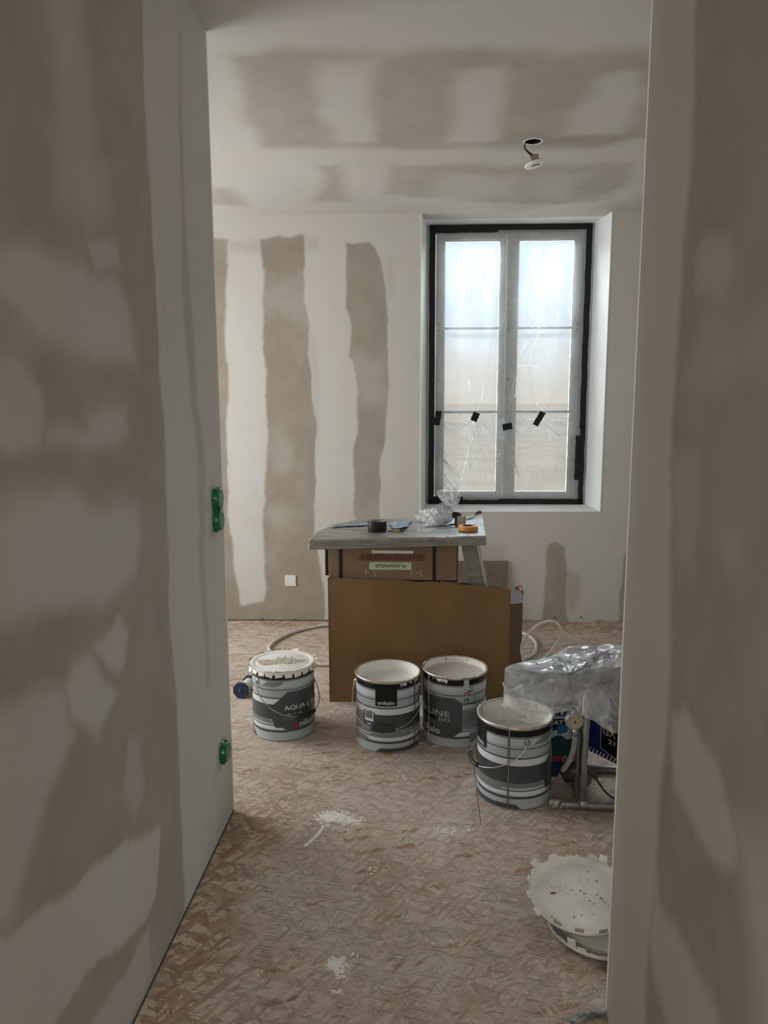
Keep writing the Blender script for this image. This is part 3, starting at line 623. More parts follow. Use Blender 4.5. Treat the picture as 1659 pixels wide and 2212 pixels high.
def rot180(vf, w, h): return [(w-x, h-y) for x, y in vf[0]], vf[1]
def wrapped(mb, vf, R, matr, off, step=4.0, flip=False, rfun=None):
    """lays a flat outline (arc length s, height z) on a cylinder of radius R, cut into narrow facets"""
    v, f = vf; bm = bmesh.new(); bv = [bm.verts.new((x, y, 0)) for x, y in v]
    for q in f:
        try: bm.faces.new([bv[i] for i in q])
        except ValueError: pass
    if len(bm.faces) == 0: bm.free(); return
    ds = R*math.radians(step); lo = min(p[0] for p in v); hi = max(p[0] for p in v); k = math.ceil(lo/ds)
    while k*ds < hi:
        bmesh.ops.bisect_plane(bm, geom=bm.verts[:]+bm.edges[:]+bm.faces[:], plane_co=(k*ds, 0, 0), plane_no=(1, 0, 0)); k += 1
    bmesh.ops.triangulate(bm, faces=[q for q in bm.faces if len(q.verts) > 4])
    bm.normal_update(); sign = sum(q.normal.z for q in bm.faces)
    bm.verts.index_update(); vs = []
    for q in bm.verts:
        a = q.co.x/R; r = R+off; vs.append((r*math.sin(a), -r*math.cos(a), q.co.y))
    fs = [[w.index for w in q.verts] for q in bm.faces]
    if sign < 0: fs = [q[::-1] for q in fs]
    mb.add(vs, fs, matr, False); bm.free()
def poly2d(p): return list(p), [tuple(range(len(p)))]
def rect2d(a, b, c, d): return poly2d([(a, c), (b, c), (b, d), (a, d)])

# ------------------------------------------------------------------ paint buckets: one printed tin design, 0 degrees = middle of the black maker's block
BR, BH = .139, .320
dg2s = lambda d: BR*math.radians(d)
def bucket_body_mesh():
    m = MB()
    prof = [(0, .004), (BR-.006, .004), (BR-.004, 0), (BR, .002), (BR+.001, .006), (BR, .010), (BR, .244), (BR+.0012, .247), (BR, .250), (BR, .258), (BR+.0012, .262), (BR, .266), (BR, .270), (BR+.0010, .273), (BR, .276), (BR, .306)]
    m.lathe(prof, TIN, 96)
    m.lathe([(BR, .306), (BR+.0045, .310), (BR+.0060, .315), (BR+.0045, .320), (BR+.001, .3205), (BR-.002, .317)], RIM, 96)
    m.lathe([(BR-.002, .317), (BR-.0025, .06), (0, .06)], PAINT_W, 64)
    return m.build('bucket_body', mesh_only=True)
def stripes_mesh():
    m = MB(); o1, o2, o3 = .0016, .0020, .0024
    full = lambda z0, z1, matr, o=o1, a=-180, b=180: wrapped(m, rect2d(dg2s(a), dg2s(b), z0, z1), BR, matr, o)
    full(.284, .309, P_BLACK); full(.2795, .2815, P_BLACK, o1)
    full(.252, .274, P_PALE, .0013); full(.2365, .2395, P_DARK)
    full(.1985, .2035, P_DARK)
    full(.172, .1985, P_WHITE, .0013)
    full(.104, .172, P_DARK)
    wrapped(m, poly2d([(dg2s(-85), .104), (dg2s(-85), .086), (dg2s(118), .086), (dg2s(110), .104)]), BR, P_MID, o1)
    full(.0805, .0835, P_WHITE, o1); full(.074, .0765, P_DARK); full(.056, .072, P_WHITE, .0013); full(.043, .052, P_DARK)
    wrapped(m, poly2d([(dg2s(-20), .005), (dg2s(78), .005), (dg2s(70), .022), (dg2s(-10), .022)]), BR, P_DARK, o1)
    wrapped(m, poly2d([(dg2s(-95), .020), (dg2s(-30), .052), (dg2s(-38), .068), (dg2s(-95), .068)]), BR, P_MID, o1+.0002)
    wrapped(m, poly2d([(dg2s(-25), .086), (dg2s(-38), .070), (dg2s(40), .070), (dg2s(48), .086)]), BR, P_MID, o1+.0002)
    wrapped(m, poly2d([(dg2s(95), .252), (dg2s(125), .252), (dg2s(135), .262), (dg2s(140), .276), (dg2s(110), .276)]), BR, P_MID, o1)
    # seam of the tin
    full(.004, .309, P_BLACK, .0019, 56.6, 59.6); full(.004, .309, RIM, .0023, 57.5, 58.7)
    return m.build('striped_print', mesh_only=True)
def panel_mesh():
    m = MB(); o = .0028
    edge = [(dg2s(116), .104), (dg2s(120), .172), (dg2s(145), .228), (dg2s(225), .228), (dg2s(236), .228), (dg2s(251), .204), (dg2s(251), .078), (dg2s(240), .062), (dg2s(232), .046), (dg2s(146), .046), (dg2s(135), .066), (dg2s(122), .066)]
    wrapped(m, poly2d(edge), BR, P_DARK, .0024)
    for i in range(len(edge)):   # pale keyline around the panel
        a, b = Vector(edge[i]), Vector(edge[(i+1) % len(edge)]); n = Vector((-(b-a)[1], (b-a)[0])).normalized()*.0011
        if i in (0, 1, 11): continue
        wrapped(m, poly2d([tuple(a-n), tuple(b-n), tuple(b+n), tuple(a+n)]), BR, P_MID, .0027)
    # narrow lines beside the panel
    for z in (.196, .176, .150, .138, .126, .084): wrapped(m, rect2d(dg2s(253), dg2s(300), z, z+.0022), BR, P_DARK, .0026)
    wrapped(m, rect2d(dg2s(252), dg2s(330), .09, .172), BR, P_MID, .0022)
    wrapped(m, rect2d(dg2s(252), dg2s(330), .172, .198), BR, P_PALE, .0022)
    # product stickers strip
    wrapped(m, rect2d(dg2s(253), dg2s(263), .225, .309), BR, P_PALE, .0026)
    for z, matr in ((.2425, P_RED), (.2170, P_GREEN)):
        n = 22; c = dg2s(258.5); v = []; 
        for k in range(n+1):
            a = math.radians(-50+280*k/n); v += [(c+.0118*math.cos(a), z+.0118*math.sin(a)), (c+.0070*math.cos(a), z+.0070*math.sin(a))]
        wrapped(m, (v, [(2*k, 2*k+1, 2*k+3, 2*k+2) for k in range(n)]), BR, matr, .0030)
        wrapped(m, poly2d([(c-.001, z-.001), (c+.001, z-.003), (c+.007, z-.010), (c+.004, z-.009)]), BR, matr, .0031)
        wrapped(m, poly2d([(c+.0035*math.cos(2*PI*k/10), z+.0035*math.sin(2*PI*k/10)) for k in range(10)]), BR, matr, .0031)
    return m.build('name_panel', mesh_only=True)
def lettering_mesh(kind):
    m = MB(); o = .0034
    def tx(s, a0, a1, z, h, matr=P_WHITE, bold=0): wrapped(m, shift(text_w(s, dg2s(a1)-dg2s(a0), h, bold), dg2s(a0), z), BR, matr, o)
    tx('AQUA', 139, 180, .142, .024, P_WHITE, .0010); tx('LINE', 185, 229, .142, .024, P_PALE)
    if kind == 'velours':
        wrapped(m, rect2d(dg2s(138), dg2s(176), .1185, .1335), BR, P_BLACK, .0030); tx('VELOURS', 140, 174.5, .1205, .0105)
    else:
        wrapped(m, rect2d(dg2s(150), dg2s(205), .122, .134), BR, P_BLACK, .0030); tx('EVO', 209, 229, .119, .015, P_PALE)
    tx('unikalo', 158, 211, .058, .030, P_WHITE, .0010)
    wrapped(m, rect2d(dg2s(156.5), dg2s(165.5), .056, .079), BR, P_RED, .0036)
    for z, a, b in ((.108, 139, 212), (.1015, 139, 200)):   # tiny lines of small print: short dashes, too small to read
        x = a
        while x < b:
            w = 2+2.2*random.random(); wrapped(m, rect2d(dg2s(x), dg2s(x+w), z, z+.0022), BR, P_MID, .0031, 10); x += w+.9
    # black maker's block
    wrapped(m, rect2d(dg2s(-19), dg2s(19), .212, .309), BR, P_BLACK, .0026)
    tx('unikalo', -15, 14.5, .219, .0165, P_WHITE, .0008)
    # capacity panel and bar code
    wrapped(m, poly2d([(dg2s(-45), .182), (dg2s(-22), .182), (dg2s(-19), .150), (dg2s(-19), .116), (dg2s(-45), .116)]), BR, P_DARK, .0026)
    wrapped(m, rect2d(dg2s(-41), dg2s(-23), .138, .188), BR, P_WHITE, .0029)
    x = -39.5
    while x < -24.5:
        w = .35+.6*random.random(); wrapped(m, rect2d(dg2s(x), dg2s(x+w), .150, .184), BR, P_BLACK, .0032, 10); x += w+.5
    tx('16L', -36, -26, .120, .012, P_WHITE, .0005)
    # block of small print left of the maker's block
    for r in range(13):
        x = -88.0
        while x < -55:
            w = 1.2+2.4*random.random(); wrapped(m, rect2d(dg2s(x), dg2s(x+w), .194-.0085*r, .1965-.0085*r), BR, P_MID, .0029, 10); x += w+.9
    return m.build('lettering', mesh_only=True)
ME_BODY, ME_STR, ME_PAN = bucket_body_mesh(), stripes_mesh(), panel_mesh()
ME_LET = {k: lettering_mesh(k) for k in ('velours', 'evo')}
def lug_mesh():
    m = MB(); m.lathe([(0, .014), (.0045, .014), (.0055, .010), (.006, .006), (.0125, .005), (.0135, .002), (.0135, 0)], STEEL, 24); m.lathe([(.0085, .0058), (.0100, .0075), (.0115, .0055)], STEEL, 24)
    return m.build('handle_lug', mesh_only=True)
ME_LUG = lug_mesh()
def paint_surface(z, matr, bubbles=0, seed=1):
    m = MB(); R = random.Random(seed); n = 40; vs = [(0, 0, z)]; fs = []
    rings = 9
    for q in range(1, rings+1):
        r = (BR-.0022)*q/rings
        for k in range(n): a = 2*PI*k/n; vs.append((r*math.cos(a), r*math.sin(a), z+.0012*math.sin(q*1.3+a*3)*(q < rings)+(.0025 if q == rings else 0)))
    for k in range(n): fs.append((0, 1+k, 1+(k+1) % n))
    for q in range(rings-1):
        for k in range(n): a = 1+q*n; fs.append((a+k, a+n+k, a+n+(k+1) % n, a+(k+1) % n))
    m.add(vs, fs, matr, True)
    for _ in range(bubbles):
        a = R.gauss(-.25, .75); r = min(BR-.012, abs(R.gauss(.075, .035))); s = R.uniform(.002, .0075)
        m.lathe([(s, 0), (s*.85, s*.45), (s*.5, s*.75), (0, s*.85)], PAINT_W, 8, Matrix.Translation((r*math.cos(a), r*math.sin(a), z+.0008)))
    return m
def handle(parent, side, drop=.150, out=.018, zt=.265):
    """wire bail hinged on the lugs at 85 and 265 degrees, hanging to one side, with a black grip"""
    m = MB(); pts = []
    for k in range(41):
        t = k/40; a = math.radians(85) + (-1 if side < 0 else 1)*PI*t
        bul = math.sin(PI*t)**.55; z = zt-drop*math.sin(PI*t)**.62; r = BR+.010+out*bul
        pts.append((r*math.sin(a), -r*math.cos(a), z))
    a0 = math.radians(85); pts = [((BR+.004)*math.sin(a0), -(BR+.004)*math.cos(a0), zt)]+pts+[(-(BR+.004)*math.sin(a0), (BR+.004)*math.cos(a0), zt)]
    m.tube(pts, .0021, STEEL, 8); h = m.build('handle_wire', parent)
    m = MB(); mid = pts[17:26]; m.tube(mid, .0085, BLACKPL, 12); m.build('grip', h); return h
def bucket(x, y, rot, label, kind, paint_z, paint_m, side, bubbles=0, drop=.15):
    t = thing('paint_bucket', label, 'bucket', (x, y, 0), math.radians(rot), 'metal paint buckets')
    b = link('bucket_body', ME_BODY, t); link('striped_print', ME_STR, b); link('name_panel', ME_PAN, b); link('lettering', ME_LET[kind], b)
    for a in (85, 265):
        A = math.radians(a); o = link('handle_lug', ME_LUG, t); o.matrix_local = Matrix.Translation(((BR)*math.sin(A), -(BR)*math.cos(A), .265)) @ Matrix.Rotation(A, 4, 'Z') @ Matrix.Rotation(PI/2, 4, 'X')
    if paint_m: p = paint_surface(paint_z, paint_m, bubbles, int(abs(rot))).build('paint', t)
    handle(t, side, drop)
    return t
b1 = bucket(-.655, 3.235, -127, 'lidded paint bucket beside the left partition, dried stain on its lid', 'velours', .29, None, 1)
b2 = bucket(-.172, 3.148, 0, 'open paint bucket with the black maker block facing front, second from the left', 'velours', .262, PAINT_L, -1)
b3 = bucket(.123, 3.210, 121, 'open bucket of beige-grey paint with red and green round marks, before the carton', 'evo', .287, PAINT_L2, -1)
b4 = bucket(.335, 2.727, -73, 'nearest open paint bucket with white bubbles, half under the plastic sheet', 'velours', .225, PAINT_L, -1, 130, .125)
# dried runs inside and outside the open buckets
def runs(parent, seed, n, z0, inner=True, arc=(0, 360), zlen=(.01, .05)):
    m = MB(); R = random.Random(seed)
    for _ in range(n):
        a = R.uniform(*arc); w = R.uniform(1.2, 4.5); l = R.uniform(*zlen); r = BR-.0032 if inner else BR+.0036
        vs = []; K = 7
        for k in range(K):
            z = z0-l*k/(K-1); ww = w*(1-.75*(k/(K-1)))*.5 if k < K-1 else .2
            for s in (-1, 1): A = math.radians(a+s*ww); vs.append((r*math.sin(A), -r*math.cos(A), z))
        m.add(vs, [(2*k, 2*k+1, 2*k+3, 2*k+2) for k in range(K-1)], PAINT_W if R.random() < .8 or not inner else STAIN)
    for k in range(n*2):   # paint beads on the rim
        A = math.radians(R.uniform(*arc)); s = R.uniform(.0015, .004)
        m.lathe([(s, 0), (s*.8, s*.5), (0, s*.7)], PAINT_W, 7, Matrix.Translation(((BR+.003)*math.sin(A), -(BR+.003)*math.cos(A), .3190)))
    m.build('paint_runs', parent)['kind'] = 'stuff'
runs(b2, 1, 16, .308, False, (25, 70), (.003, .015)); runs(b3, 2, 18, .309, False, (-165, -135), (.004, .02)); runs(b4, 3, 26, .314, True, (0, 360), (.02, .06)); runs(b3, 5, 24, .314, True, (0, 360), (.004, .02))
m = MB(); wrapped(m, poly2d([(dg2s(-175), .0), (dg2s(-172.8), .0), (dg2s(-173.4), .15), (dg2s(-173.2), .31), (dg2s(-175.6), .31), (dg2s(-174.8), .12)]), BR, PAINT_W, .0042); m.build('paint_drip', b3)
# second wide run inside bucket 3 and 4 far walls
for bb, a0 in ((b3, 62), (b4, 262)):
    m = MB(); r = BR-.0045; vs = []
    for k in range(6):
        z = .316-(.316-.23)*k/5
        for s in (-1, 1): A = math.radians(a0+s*(4.2-.3*k)); vs.append((r*math.sin(A), -r*math.cos(A), z))
    m.add(vs, [(2*k, 2*k+1, 2*k+3, 2*k+2) for k in range(5)], PAINT_W); m.build('wide_paint_run', bb)

# lids with bent locking tabs
def tab_mesh(outw, L, w):
    m = MB(); t = .0010; seg = 3; vs = []
    for k in range(seg+1):
        s = k/seg; x = outw*L*s+.002*math.sin(PI*s); z = (1-abs(outw)*.6)*L*s*(1 if outw >= -2 else -1)
        for yy in (-w/2, 0, w/2):
            A = yy/BR; vs += [((BR*0)+x-(.5*yy*yy/BR), yy, z)]
    n = len(vs); vs2 = vs+[(a-t, b, c) for a, b, c in vs]; fs = []
    for k in range(seg):
        for j in range(2):
            a = k*3+j; fs += [(a, a+1, a+4, a+3), (n+a+3, n+a+4, n+a+1, n+a)]
    per = [0, 3, 6, 9, 10, 11, 8, 5, 2, 1]
    for i in range(len(per)): a, b = per[i], per[(i+1) % len(per)]; fs.append((a, n+a, n+b, b))
    m.add(vs2, fs, PAINT_W); return m.build('tab', mesh_only=True)
def ring_tabs(parent, r, z, nt, outs, Ls, seed, down=False, matmix=None):
    R = random.Random(seed); w = 2*PI*r/nt*.80
    meshes = [tab_mesh(o, l, w) for o in outs for l in Ls]
    if matmix:
        for q in meshes[::3]: q.materials[0] = matmix
    for k in range(nt):
        A = 2*PI*(k+.5)/nt+R.uniform(-.01, .01); o = link('tab', R.choice(meshes), parent); tw = R.uniform(-.28, .28)
        o.matrix_local = Matrix.Translation((r*math.cos(A), r*math.sin(A), z)) @ Matrix.Rotation(A, 4, 'Z') @ Matrix.Rotation(tw, 4, 'X') @ (Matrix.Rotation(PI, 4, 'X') if down else Matrix.Identity(4))
# closed lid on the left bucket
m = MB(); R_ = BR+.0075
m.lathe([(0, .3215), (.118, .3215), (.1255, .3195), (.130, .3225), (R_-.003, .3245), (R_, .3225), (R_+.001, .316), (R_-.0002, .309)], PAINT_W, 64)
lid = m.build('lid', b1); lid['label'] = 'white lid with bent tabs and a brown dried patch'
ring_tabs(lid, R_+.0003, .313, 22, (.15, .30, .5), (.017, .020), 4, True)
ring_tabs(lid, R_-.001, .3215, 22, (.9, .75), (.013, .016), 14, False, STAIN)
m = MB(); R = random.Random(9); vs = [(0, 0, .3235)]; n = 40   # dried patch
vs = [(0, 0, .3262)]
for k in range(n): a = 2*PI*k/n; r = .072*(1+.28*math.sin(2*a+.5)+.16*math.sin(5*a)+.10*R.uniform(-1, 1)); vs.append((r*math.cos(a)*1.25, r*math.sin(a)*.62, .3225))
vs2 = vs[:1]+[(x*.6, y*.6, z+.0022+.0012*R.uniform(-1, 1)) for x, y, z in vs[1:]]
b_ = len(vs); m.add(vs+vs2[1:], [(0, b_+k, b_+(k+1) % n) for k in range(n)]+[(b_+k, 1+k, 1+(k+1) % n, b_+(k+1) % n) for k in range(n)], STAIN, True, Matrix.Rotation(math.radians(127), 4, 'Z') @ Matrix.Translation((-.012, -.006, 0))); m.build('dried_patch', lid)
m = MB()
for _ in range(60):
    a = R.uniform(0, 2*PI); r = R.uniform(0, .10); s = R.uniform(.0015, .006); m.lathe([(s, 0), (s*.7, s*.35), (0, s*.45)], PAINT_W if R.random() < .6 else STAIN, 6, Matrix.Rotation(math.radians(127), 4, 'Z') @ Matrix.Translation((r*math.cos(a)*.95-.01, r*math.sin(a)*.6, .3222)))
m.build('paint_crust', lid)['kind'] = 'stuff'

def loose_lid(label, loc, rot, seed, nt=30, up=1, big=True):
    t = thing('bucket_lid', label, 'lid', loc, rot=rot, group='loose bucket lids')
    m = MB(); r = .148
    m.lathe([(0, .002), (.125, .002), (.131, .0005), (.136, .006), (.141, .008), (r, .012), (r+.001, .020), (r+.0025, .020), (r+.0030, .012), (r-.004, .003), (.136, -.001), (.126, -.003), (0, -.002)], PAINT_W, 72)
    if big: m.lathe([(r+.0034, .013), (r-.0035, .0025), (.136, -.0016)], SILVER, 72)
    b = m.build('lid_plate', t)
    ring_tabs(t, r, .018, nt, (.05, .30, .6, .9), (.014, .023), seed, False, STAIN)
    return t
lid2 = loose_lid('lower bucket lid on the floor, mostly hidden under the upper lid beside the right partition', (.498, 1.978, .005), (0, 0, .3), 31)
for r_ in (.112, .121, .130):
    m = MB(); m.lathe([(r_-.003, .001), (r_-.0015, .0055), (r_+.0015, .0055), (r_+.003, .001)], SILVER if r_ != .121 else KRAFT, 64); m.build('pressed_ring', lid2)
lid1 = loose_lid('upper bucket lid tilted on another, white with paint crust and a small dark slot', (.452, 2.030, .056), (math.radians(8), math.radians(-1), 0), 32)
m = MB(); R = random.Random(12)
m.lathe([(.024, .0026), (.026, .0048), (.028, .0052), (.030, .0048), (.032, .0024)], PAINT_W, 40, Matrix.Translation((-.068, .050, 0))); m.lathe([(0, .0046), (.017, .0044), (.020, .0026)], PAINT_W, 32, Matrix.Translation((-.068, .050, 0)))
m.build('spout_cap', lid1)
m = MB()
vs = [(-.078+.009*math.cos(a)*(1+.25*math.sin(2*a)), .010+.004*math.sin(a), .0029) for a in [2*PI*k/14 for k in range(14)]]; m.add(vs, [tuple(range(14))], BROWNTAPE); m.build('slot', lid1)
m = MB()
for _ in range(150):
    a = R.uniform(0, 2*PI); r = R.uniform(.01, .128); s = R.uniform(.0012, .0055); x, y = r*math.cos(a), r*math.sin(a)
    if x < -.02 and R.random() < .7: continue
    M_ = Matrix.Translation((x, y, .0022)) @ Matrix.Rotation(R.uniform(0, 6), 4, 'Z') @ Matrix.Diagonal((1, R.uniform(.3, .9), .5, 1))
    m.lathe([(s, 0), (s*.7, s*.5), (0, s*.6)], STAIN if R.random() < .42 else PAINT_W, 6, M_)
m.build('paint_crust', lid1)['kind'] = 'stuff'

# ------------------------------------------------------------------ cartons and wrapped table top
def wall_sheet(m, p, q, z0, tops, th, matr, matr_in):
    """upright sheet from p to q (plan) whose top edge follows tops = [(t, z), ...]"""
    p = Vector(p); q = Vector(q); d = (q-p).normalized(); n = Vector((d[1], -d[0]))*th; vs = []; N = len(tops)
    for t, z in tops:
        c = p+(q-p)*t; vs += [(c[0], c[1], z0), (c[0], c[1], z), (c[0]-n[0], c[1]-n[1], z0), (c[0]-n[0], c[1]-n[1], z)]
    fo = [(4*i, 4*i+4, 4*i+5, 4*i+1) for i in range(N-1)]; fi = [(4*i+3, 4*i+7, 4*i+6, 4*i+2) for i in range(N-1)]; ft = [(4*i+1, 4*i+5, 4*i+7, 4*i+3) for i in range(N-1)]
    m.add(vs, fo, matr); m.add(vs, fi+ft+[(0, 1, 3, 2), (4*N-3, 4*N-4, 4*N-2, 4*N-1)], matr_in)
t = thing('large_carton', 'large open brown cardboard carton standing behind the middle buckets', 'carton', (0, 0, 0))
A_, B_, C_, D_ = (-.486, 3.545), (.405, 3.60), (.500, 3.86), (-.40, 4.02)
m = MB(); wall_sheet(m, A_, B_, 0, [(0, .636), (.2, .629), (.38, .625), (.5, .613), (.56, .616), (.70, .604), (.83, .590), (.92, .580), (1, .574)], .005, CARD, CARD_D); m.build('front_panel', t)
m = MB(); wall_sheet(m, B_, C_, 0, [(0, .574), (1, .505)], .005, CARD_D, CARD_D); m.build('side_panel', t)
m = MB(); wall_sheet(m, C_, D_, 0, [(0, .50), (1, .58)], .005, CARD, CARD_D); m.build('back_panel', t)
m = MB(); wall_sheet(m, D_, A_, 0, [(0, .58), (1, .636)], .005, CARD, CARD_D); m.build('side_panel', t)
m = MB(); bx, by = Vector(B_), Vector(C_); d = (by-bx).normalized(); nv = Vector((d[1], -d[0]))*.0015
def on_side(s, z, k=1.0): c = bx+d*s+nv*k; return (c[0], c[1], z)
L_ = (by-bx).length
m.add([on_side(.0, .500), on_side(L_, .435), on_side(L_, .507), on_side(.0, .576)], [(0, 1, 2, 3)], SILVER)
m.add([on_side(.08, .566-.012, 1.6), on_side(.20, .520, 1.6), on_side(L_, .475, 1.6), on_side(L_, .492, 1.6), on_side(.22, .545, 1.6), on_side(.09, .566, 1.6)], [tuple(range(6))], P_RED)
m.add([on_side(.16, .543, 2.2), on_side(.22, .512, 2.2), on_side(.24, .520, 2.2), on_side(.18, .549, 2.2)], [(0, 1, 2, 3)], P_WHITE)
m.build('side_label', t)['label'] = 'grey sticker with a red mark'
m = MB(); dA = (Vector(B_)-Vector(A_)).normalized()   # torn flaps of the top edge and faint scratches
def on_front(s, z, k=1.0): c = Vector(A_)+dA*s+Vector((dA[1], -dA[0]))*.0012*k; return (c[0], c[1], z)
m.add([on_front(.13, .632, 3), on_front(.225, .621, 6), on_front(.205, .624, 3), on_front(.20, .630, 1)], [(0, 1, 2, 3)], CARD2)
m.add([on_front(.545, .618, 1), on_front(.56, .604, 6), on_front(.60, .609, 5), on_front(.655, .616, 2), on_front(.65, .606, 1)], [(0, 1, 4), (1, 2, 4), (2, 3, 4)], CARD2)
m.build('torn_flap', t)
m = MB(); m.box((-.13, 3.80, .308), (.56, .30, .616), CARD_D, ch=.004)  # added support; its dark colour stands for the shaded gap
tag(m.build('added_dark_carton'), 'added inner carton, coloured dark as the shaded gap under the strapped carton', 'carton')

t = thing('strapped_carton', 'brown carton with black straps, upside-down labels, wedged under the wrapped board', 'carton', (-.172, 3.755, .618), math.radians(.0))
cw, cd, ch_ = .630, .34, .191
m = MB(); m.box((0, 0, ch_/2+.0), (cw, cd, ch_), CARD2, ch=.004); body = m.build('carton_body', t)
for x in (-.254, .204):
    m = MB(); m.box((x, -cd/2-.0013, ch_/2), (.017, .0016, ch_+.004), BLACKTAPE); m.box((x, 0, ch_+.0008), (.017, cd+.004, .0012), BLACKTAPE); m.build('strap', t)
m = MB(); m.box((-cw/2-.010, -.01, ch_/2+.005), (.018, cd*.86, ch_-.02), BLACKTAPE, ch=.006); m.box((cw/2+.003, -.005, ch_/2), (.004, cd*.98, ch_), CARD_D); m.build('dark_side', t)  # dark pieces covering both end faces of the carton
fy = -cd/2
def sticker(nm, x0, x1, z0, z1, matr, off, jag=0, sk=0):
    m = MB(); n = 10; vs = []
    for k in range(n+1): x = x0+(x1-x0)*k/n; j = jag*random.uniform(-1, 1); vs += [(x+sk*0, fy-off, z0+j), (x+sk, fy-off, z1+j*.4)]
    k2 = len(vs); vs += [(a, b+.0007, c) for a, b, c in vs]
    m.add(vs, [(2*k, 2*k+2, 2*k+3, 2*k+1) for k in range(n)]+[(2*k+1, 2*k+3, k2+2*k+3, k2+2*k+1) for k in range(n)]+[(2*k+2, 2*k, k2+2*k, k2+2*k+2) for k in range(n)]+[(0, 1, k2+1, k2), (2*n+1, 2*n, k2+2*n, k2+2*n+1)], matr)
    return m.build(nm, t)
px2x = lambda px: (px-709)/(987-709)*cw-cw/2      # along the front face
tp = sticker('brown_tape', px2x(775), px2x(917), .097, .132, BROWNTAPE, .0012, .0008, .005)
lb = sticker('green_sticker', px2x(798), px2x(889), .052, .090, GREENPAPER, .0016, .0012)
sticker('white_sticker', px2x(803), px2x(893), .134, .148, SOCKET, .0014, .0004)
def face_text(nm, s, x0, x1, z0, h, matr, bold, parent, y):
    vf = rot180(text_w(s, x1-x0, h, bold), x1-x0, h); m = MB()
    m.add([(x0+x, y, z0+z) for x, z in vf[0]], [q for q in vf[1]], matr); return m.build(nm, parent)
face_text('lettering', 'PL CONTRÔLÉE', px2x(811), px2x(876), .061, .0185, INK, .0010, lb, fy-.0027)
# handwriting in pen strokes on the brown tape, upside down
def strokes():
    m = MB(); GL = {'B': [[(0, 0), (0, 1), (.5, .9), (.5, .6), (.1, .5), (.6, .4), (.6, .1), (0, 0)]], 'E': [[(.5, 1), (0, 1), (0, 0), (.5, 0)], [(0, .5), (.4, .5)]], 'L': [[(0, 1), (0, 0), (.5, .05)]],
        'O': [[(.3, 1), (0, .6), (.1, .1), (.5, .1), (.6, .6), (.3, 1)]], 'I': [[(.3, 1), (.3, 0)], [(.1, 1), (.5, 1)], [(.1, 0), (.5, 0)]], 'R': [[(0, 0), (0, 1), (.5, .9), (.5, .55), (0, .5), (.6, 0)]],
        '/': [[(0, 0), (.3, 1.1)]], 'H': [[(0, 0), (0, 1)], [(.5, 0), (.5, 1)], [(0, .5), (.5, .5)]], 'A': [[(0, 0), (.3, 1), (.6, 0)], [(.1, .4), (.5, .4)]], 'G': [[(.5, .9), (.1, .9), (0, .3), (.4, 0), (.5, .45), (.3, .45)]],
        'U': [[(0, 1), (.1, .1), (.4, .1), (.5, 1)]], 'N': [[(0, 0), (0, 1), (.5, 0), (.5, 1)]], 'Y': [[(0, 1), (.3, .5), (.6, 1)], [(.3, .5), (.2, 0)]]}
    word = 'BELLOIR/HAGUENEY'; n = len(word); X0, X1, Z0, hh = px2x(779), px2x(911), .101, .026; cwid = (X1-X0)/n; R = random.Random(4)
    for i, chh in enumerate(word):
        j = R.uniform(-.0015, .0015)
        for st in GL[chh]:
            pts = [(X1-(i*cwid+p*cwid*1.25), fy-.0030, Z0+hh-(q*hh*.9)+j) for p, q in st]; m.tube(pts, .0010, INK, 5)
    return m.build('handwriting', tp)
strokes()
m = MB(); R = random.Random(21)   # scraps of clear tape
for cx in (px2x(800), px2x(900)):
    for _ in range(9):
        x = cx+R.uniform(-.03, .03); z = R.uniform(.022, .045); w, h = R.uniform(.002, .006), R.uniform(.012, .026); s = R.uniform(-.5, .5)
        m.add([(x, fy-.0006, z-h/2), (x+w, fy-.0012, z-h/2), (x+w+s*h, fy-.0015, z+h/2), (x+s*h, fy-.0007, z+h/2)], [(0, 1, 2, 3)], CLEARTAPE)
m.build('clear_tape_scraps', t)['kind'] = 'stuff'

# wrapped board used as a table top
t = thing('wrapped_table_top', 'wooden board wrapped in stretch film lying as a table top on the strapped carton', 'board', (0, 0, .812))
poly = [(-.548, 3.352), (.276, 3.494), (.302, 4.090), (-.06, 4.045), (-.26, 3.99), (-.41, 3.90), (-.50, 3.77), (-.545, 3.55)]
def board(m, inset, z0, z1, matr, bev):
    c = Vector((-.1, 3.7)); bm = bmesh.new(); pp = []
    for x, y in poly: d = (Vector((x, y))-c); pp.append(c+d*(1-inset/d.length))
    lo = [bm.verts.new((p[0], p[1], z0)) for p in pp]; f = bm.faces.new(lo); r = bmesh.ops.extrude_face_region(bm, geom=[f]); bmesh.ops.translate(bm, vec=(0, 0, z1-z0), verts=[v for v in r['geom'] if isinstance(v, bmesh.types.BMVert)])
    bmesh.ops.recalc_face_normals(bm, faces=bm.faces); bmesh.ops.bevel(bm, geom=bm.edges[:], offset=bev, segments=3, affect='EDGES', profile=.5); bm.verts.index_update()
    m.add([v.co[:] for v in bm.verts], [[v.index for v in q.verts] for q in bm.faces], matr, False); bm.free()
m = MB(); board(m, .004, .002, .0465, WOOD, .004); m.build('wooden_board', t)
m = MB(); board(m, .0, .0, .0485, WRAP, .007)
m.build('stretch_wrap', t)
m = MB(); R = random.Random(6)    # folds of the wrap along the front edge and over the top
fr0, fr1 = Vector(poly[0]), Vector(poly[1]); fd = (fr1-fr0).normalized(); fn = Vector((fd[1], -fd[0]))
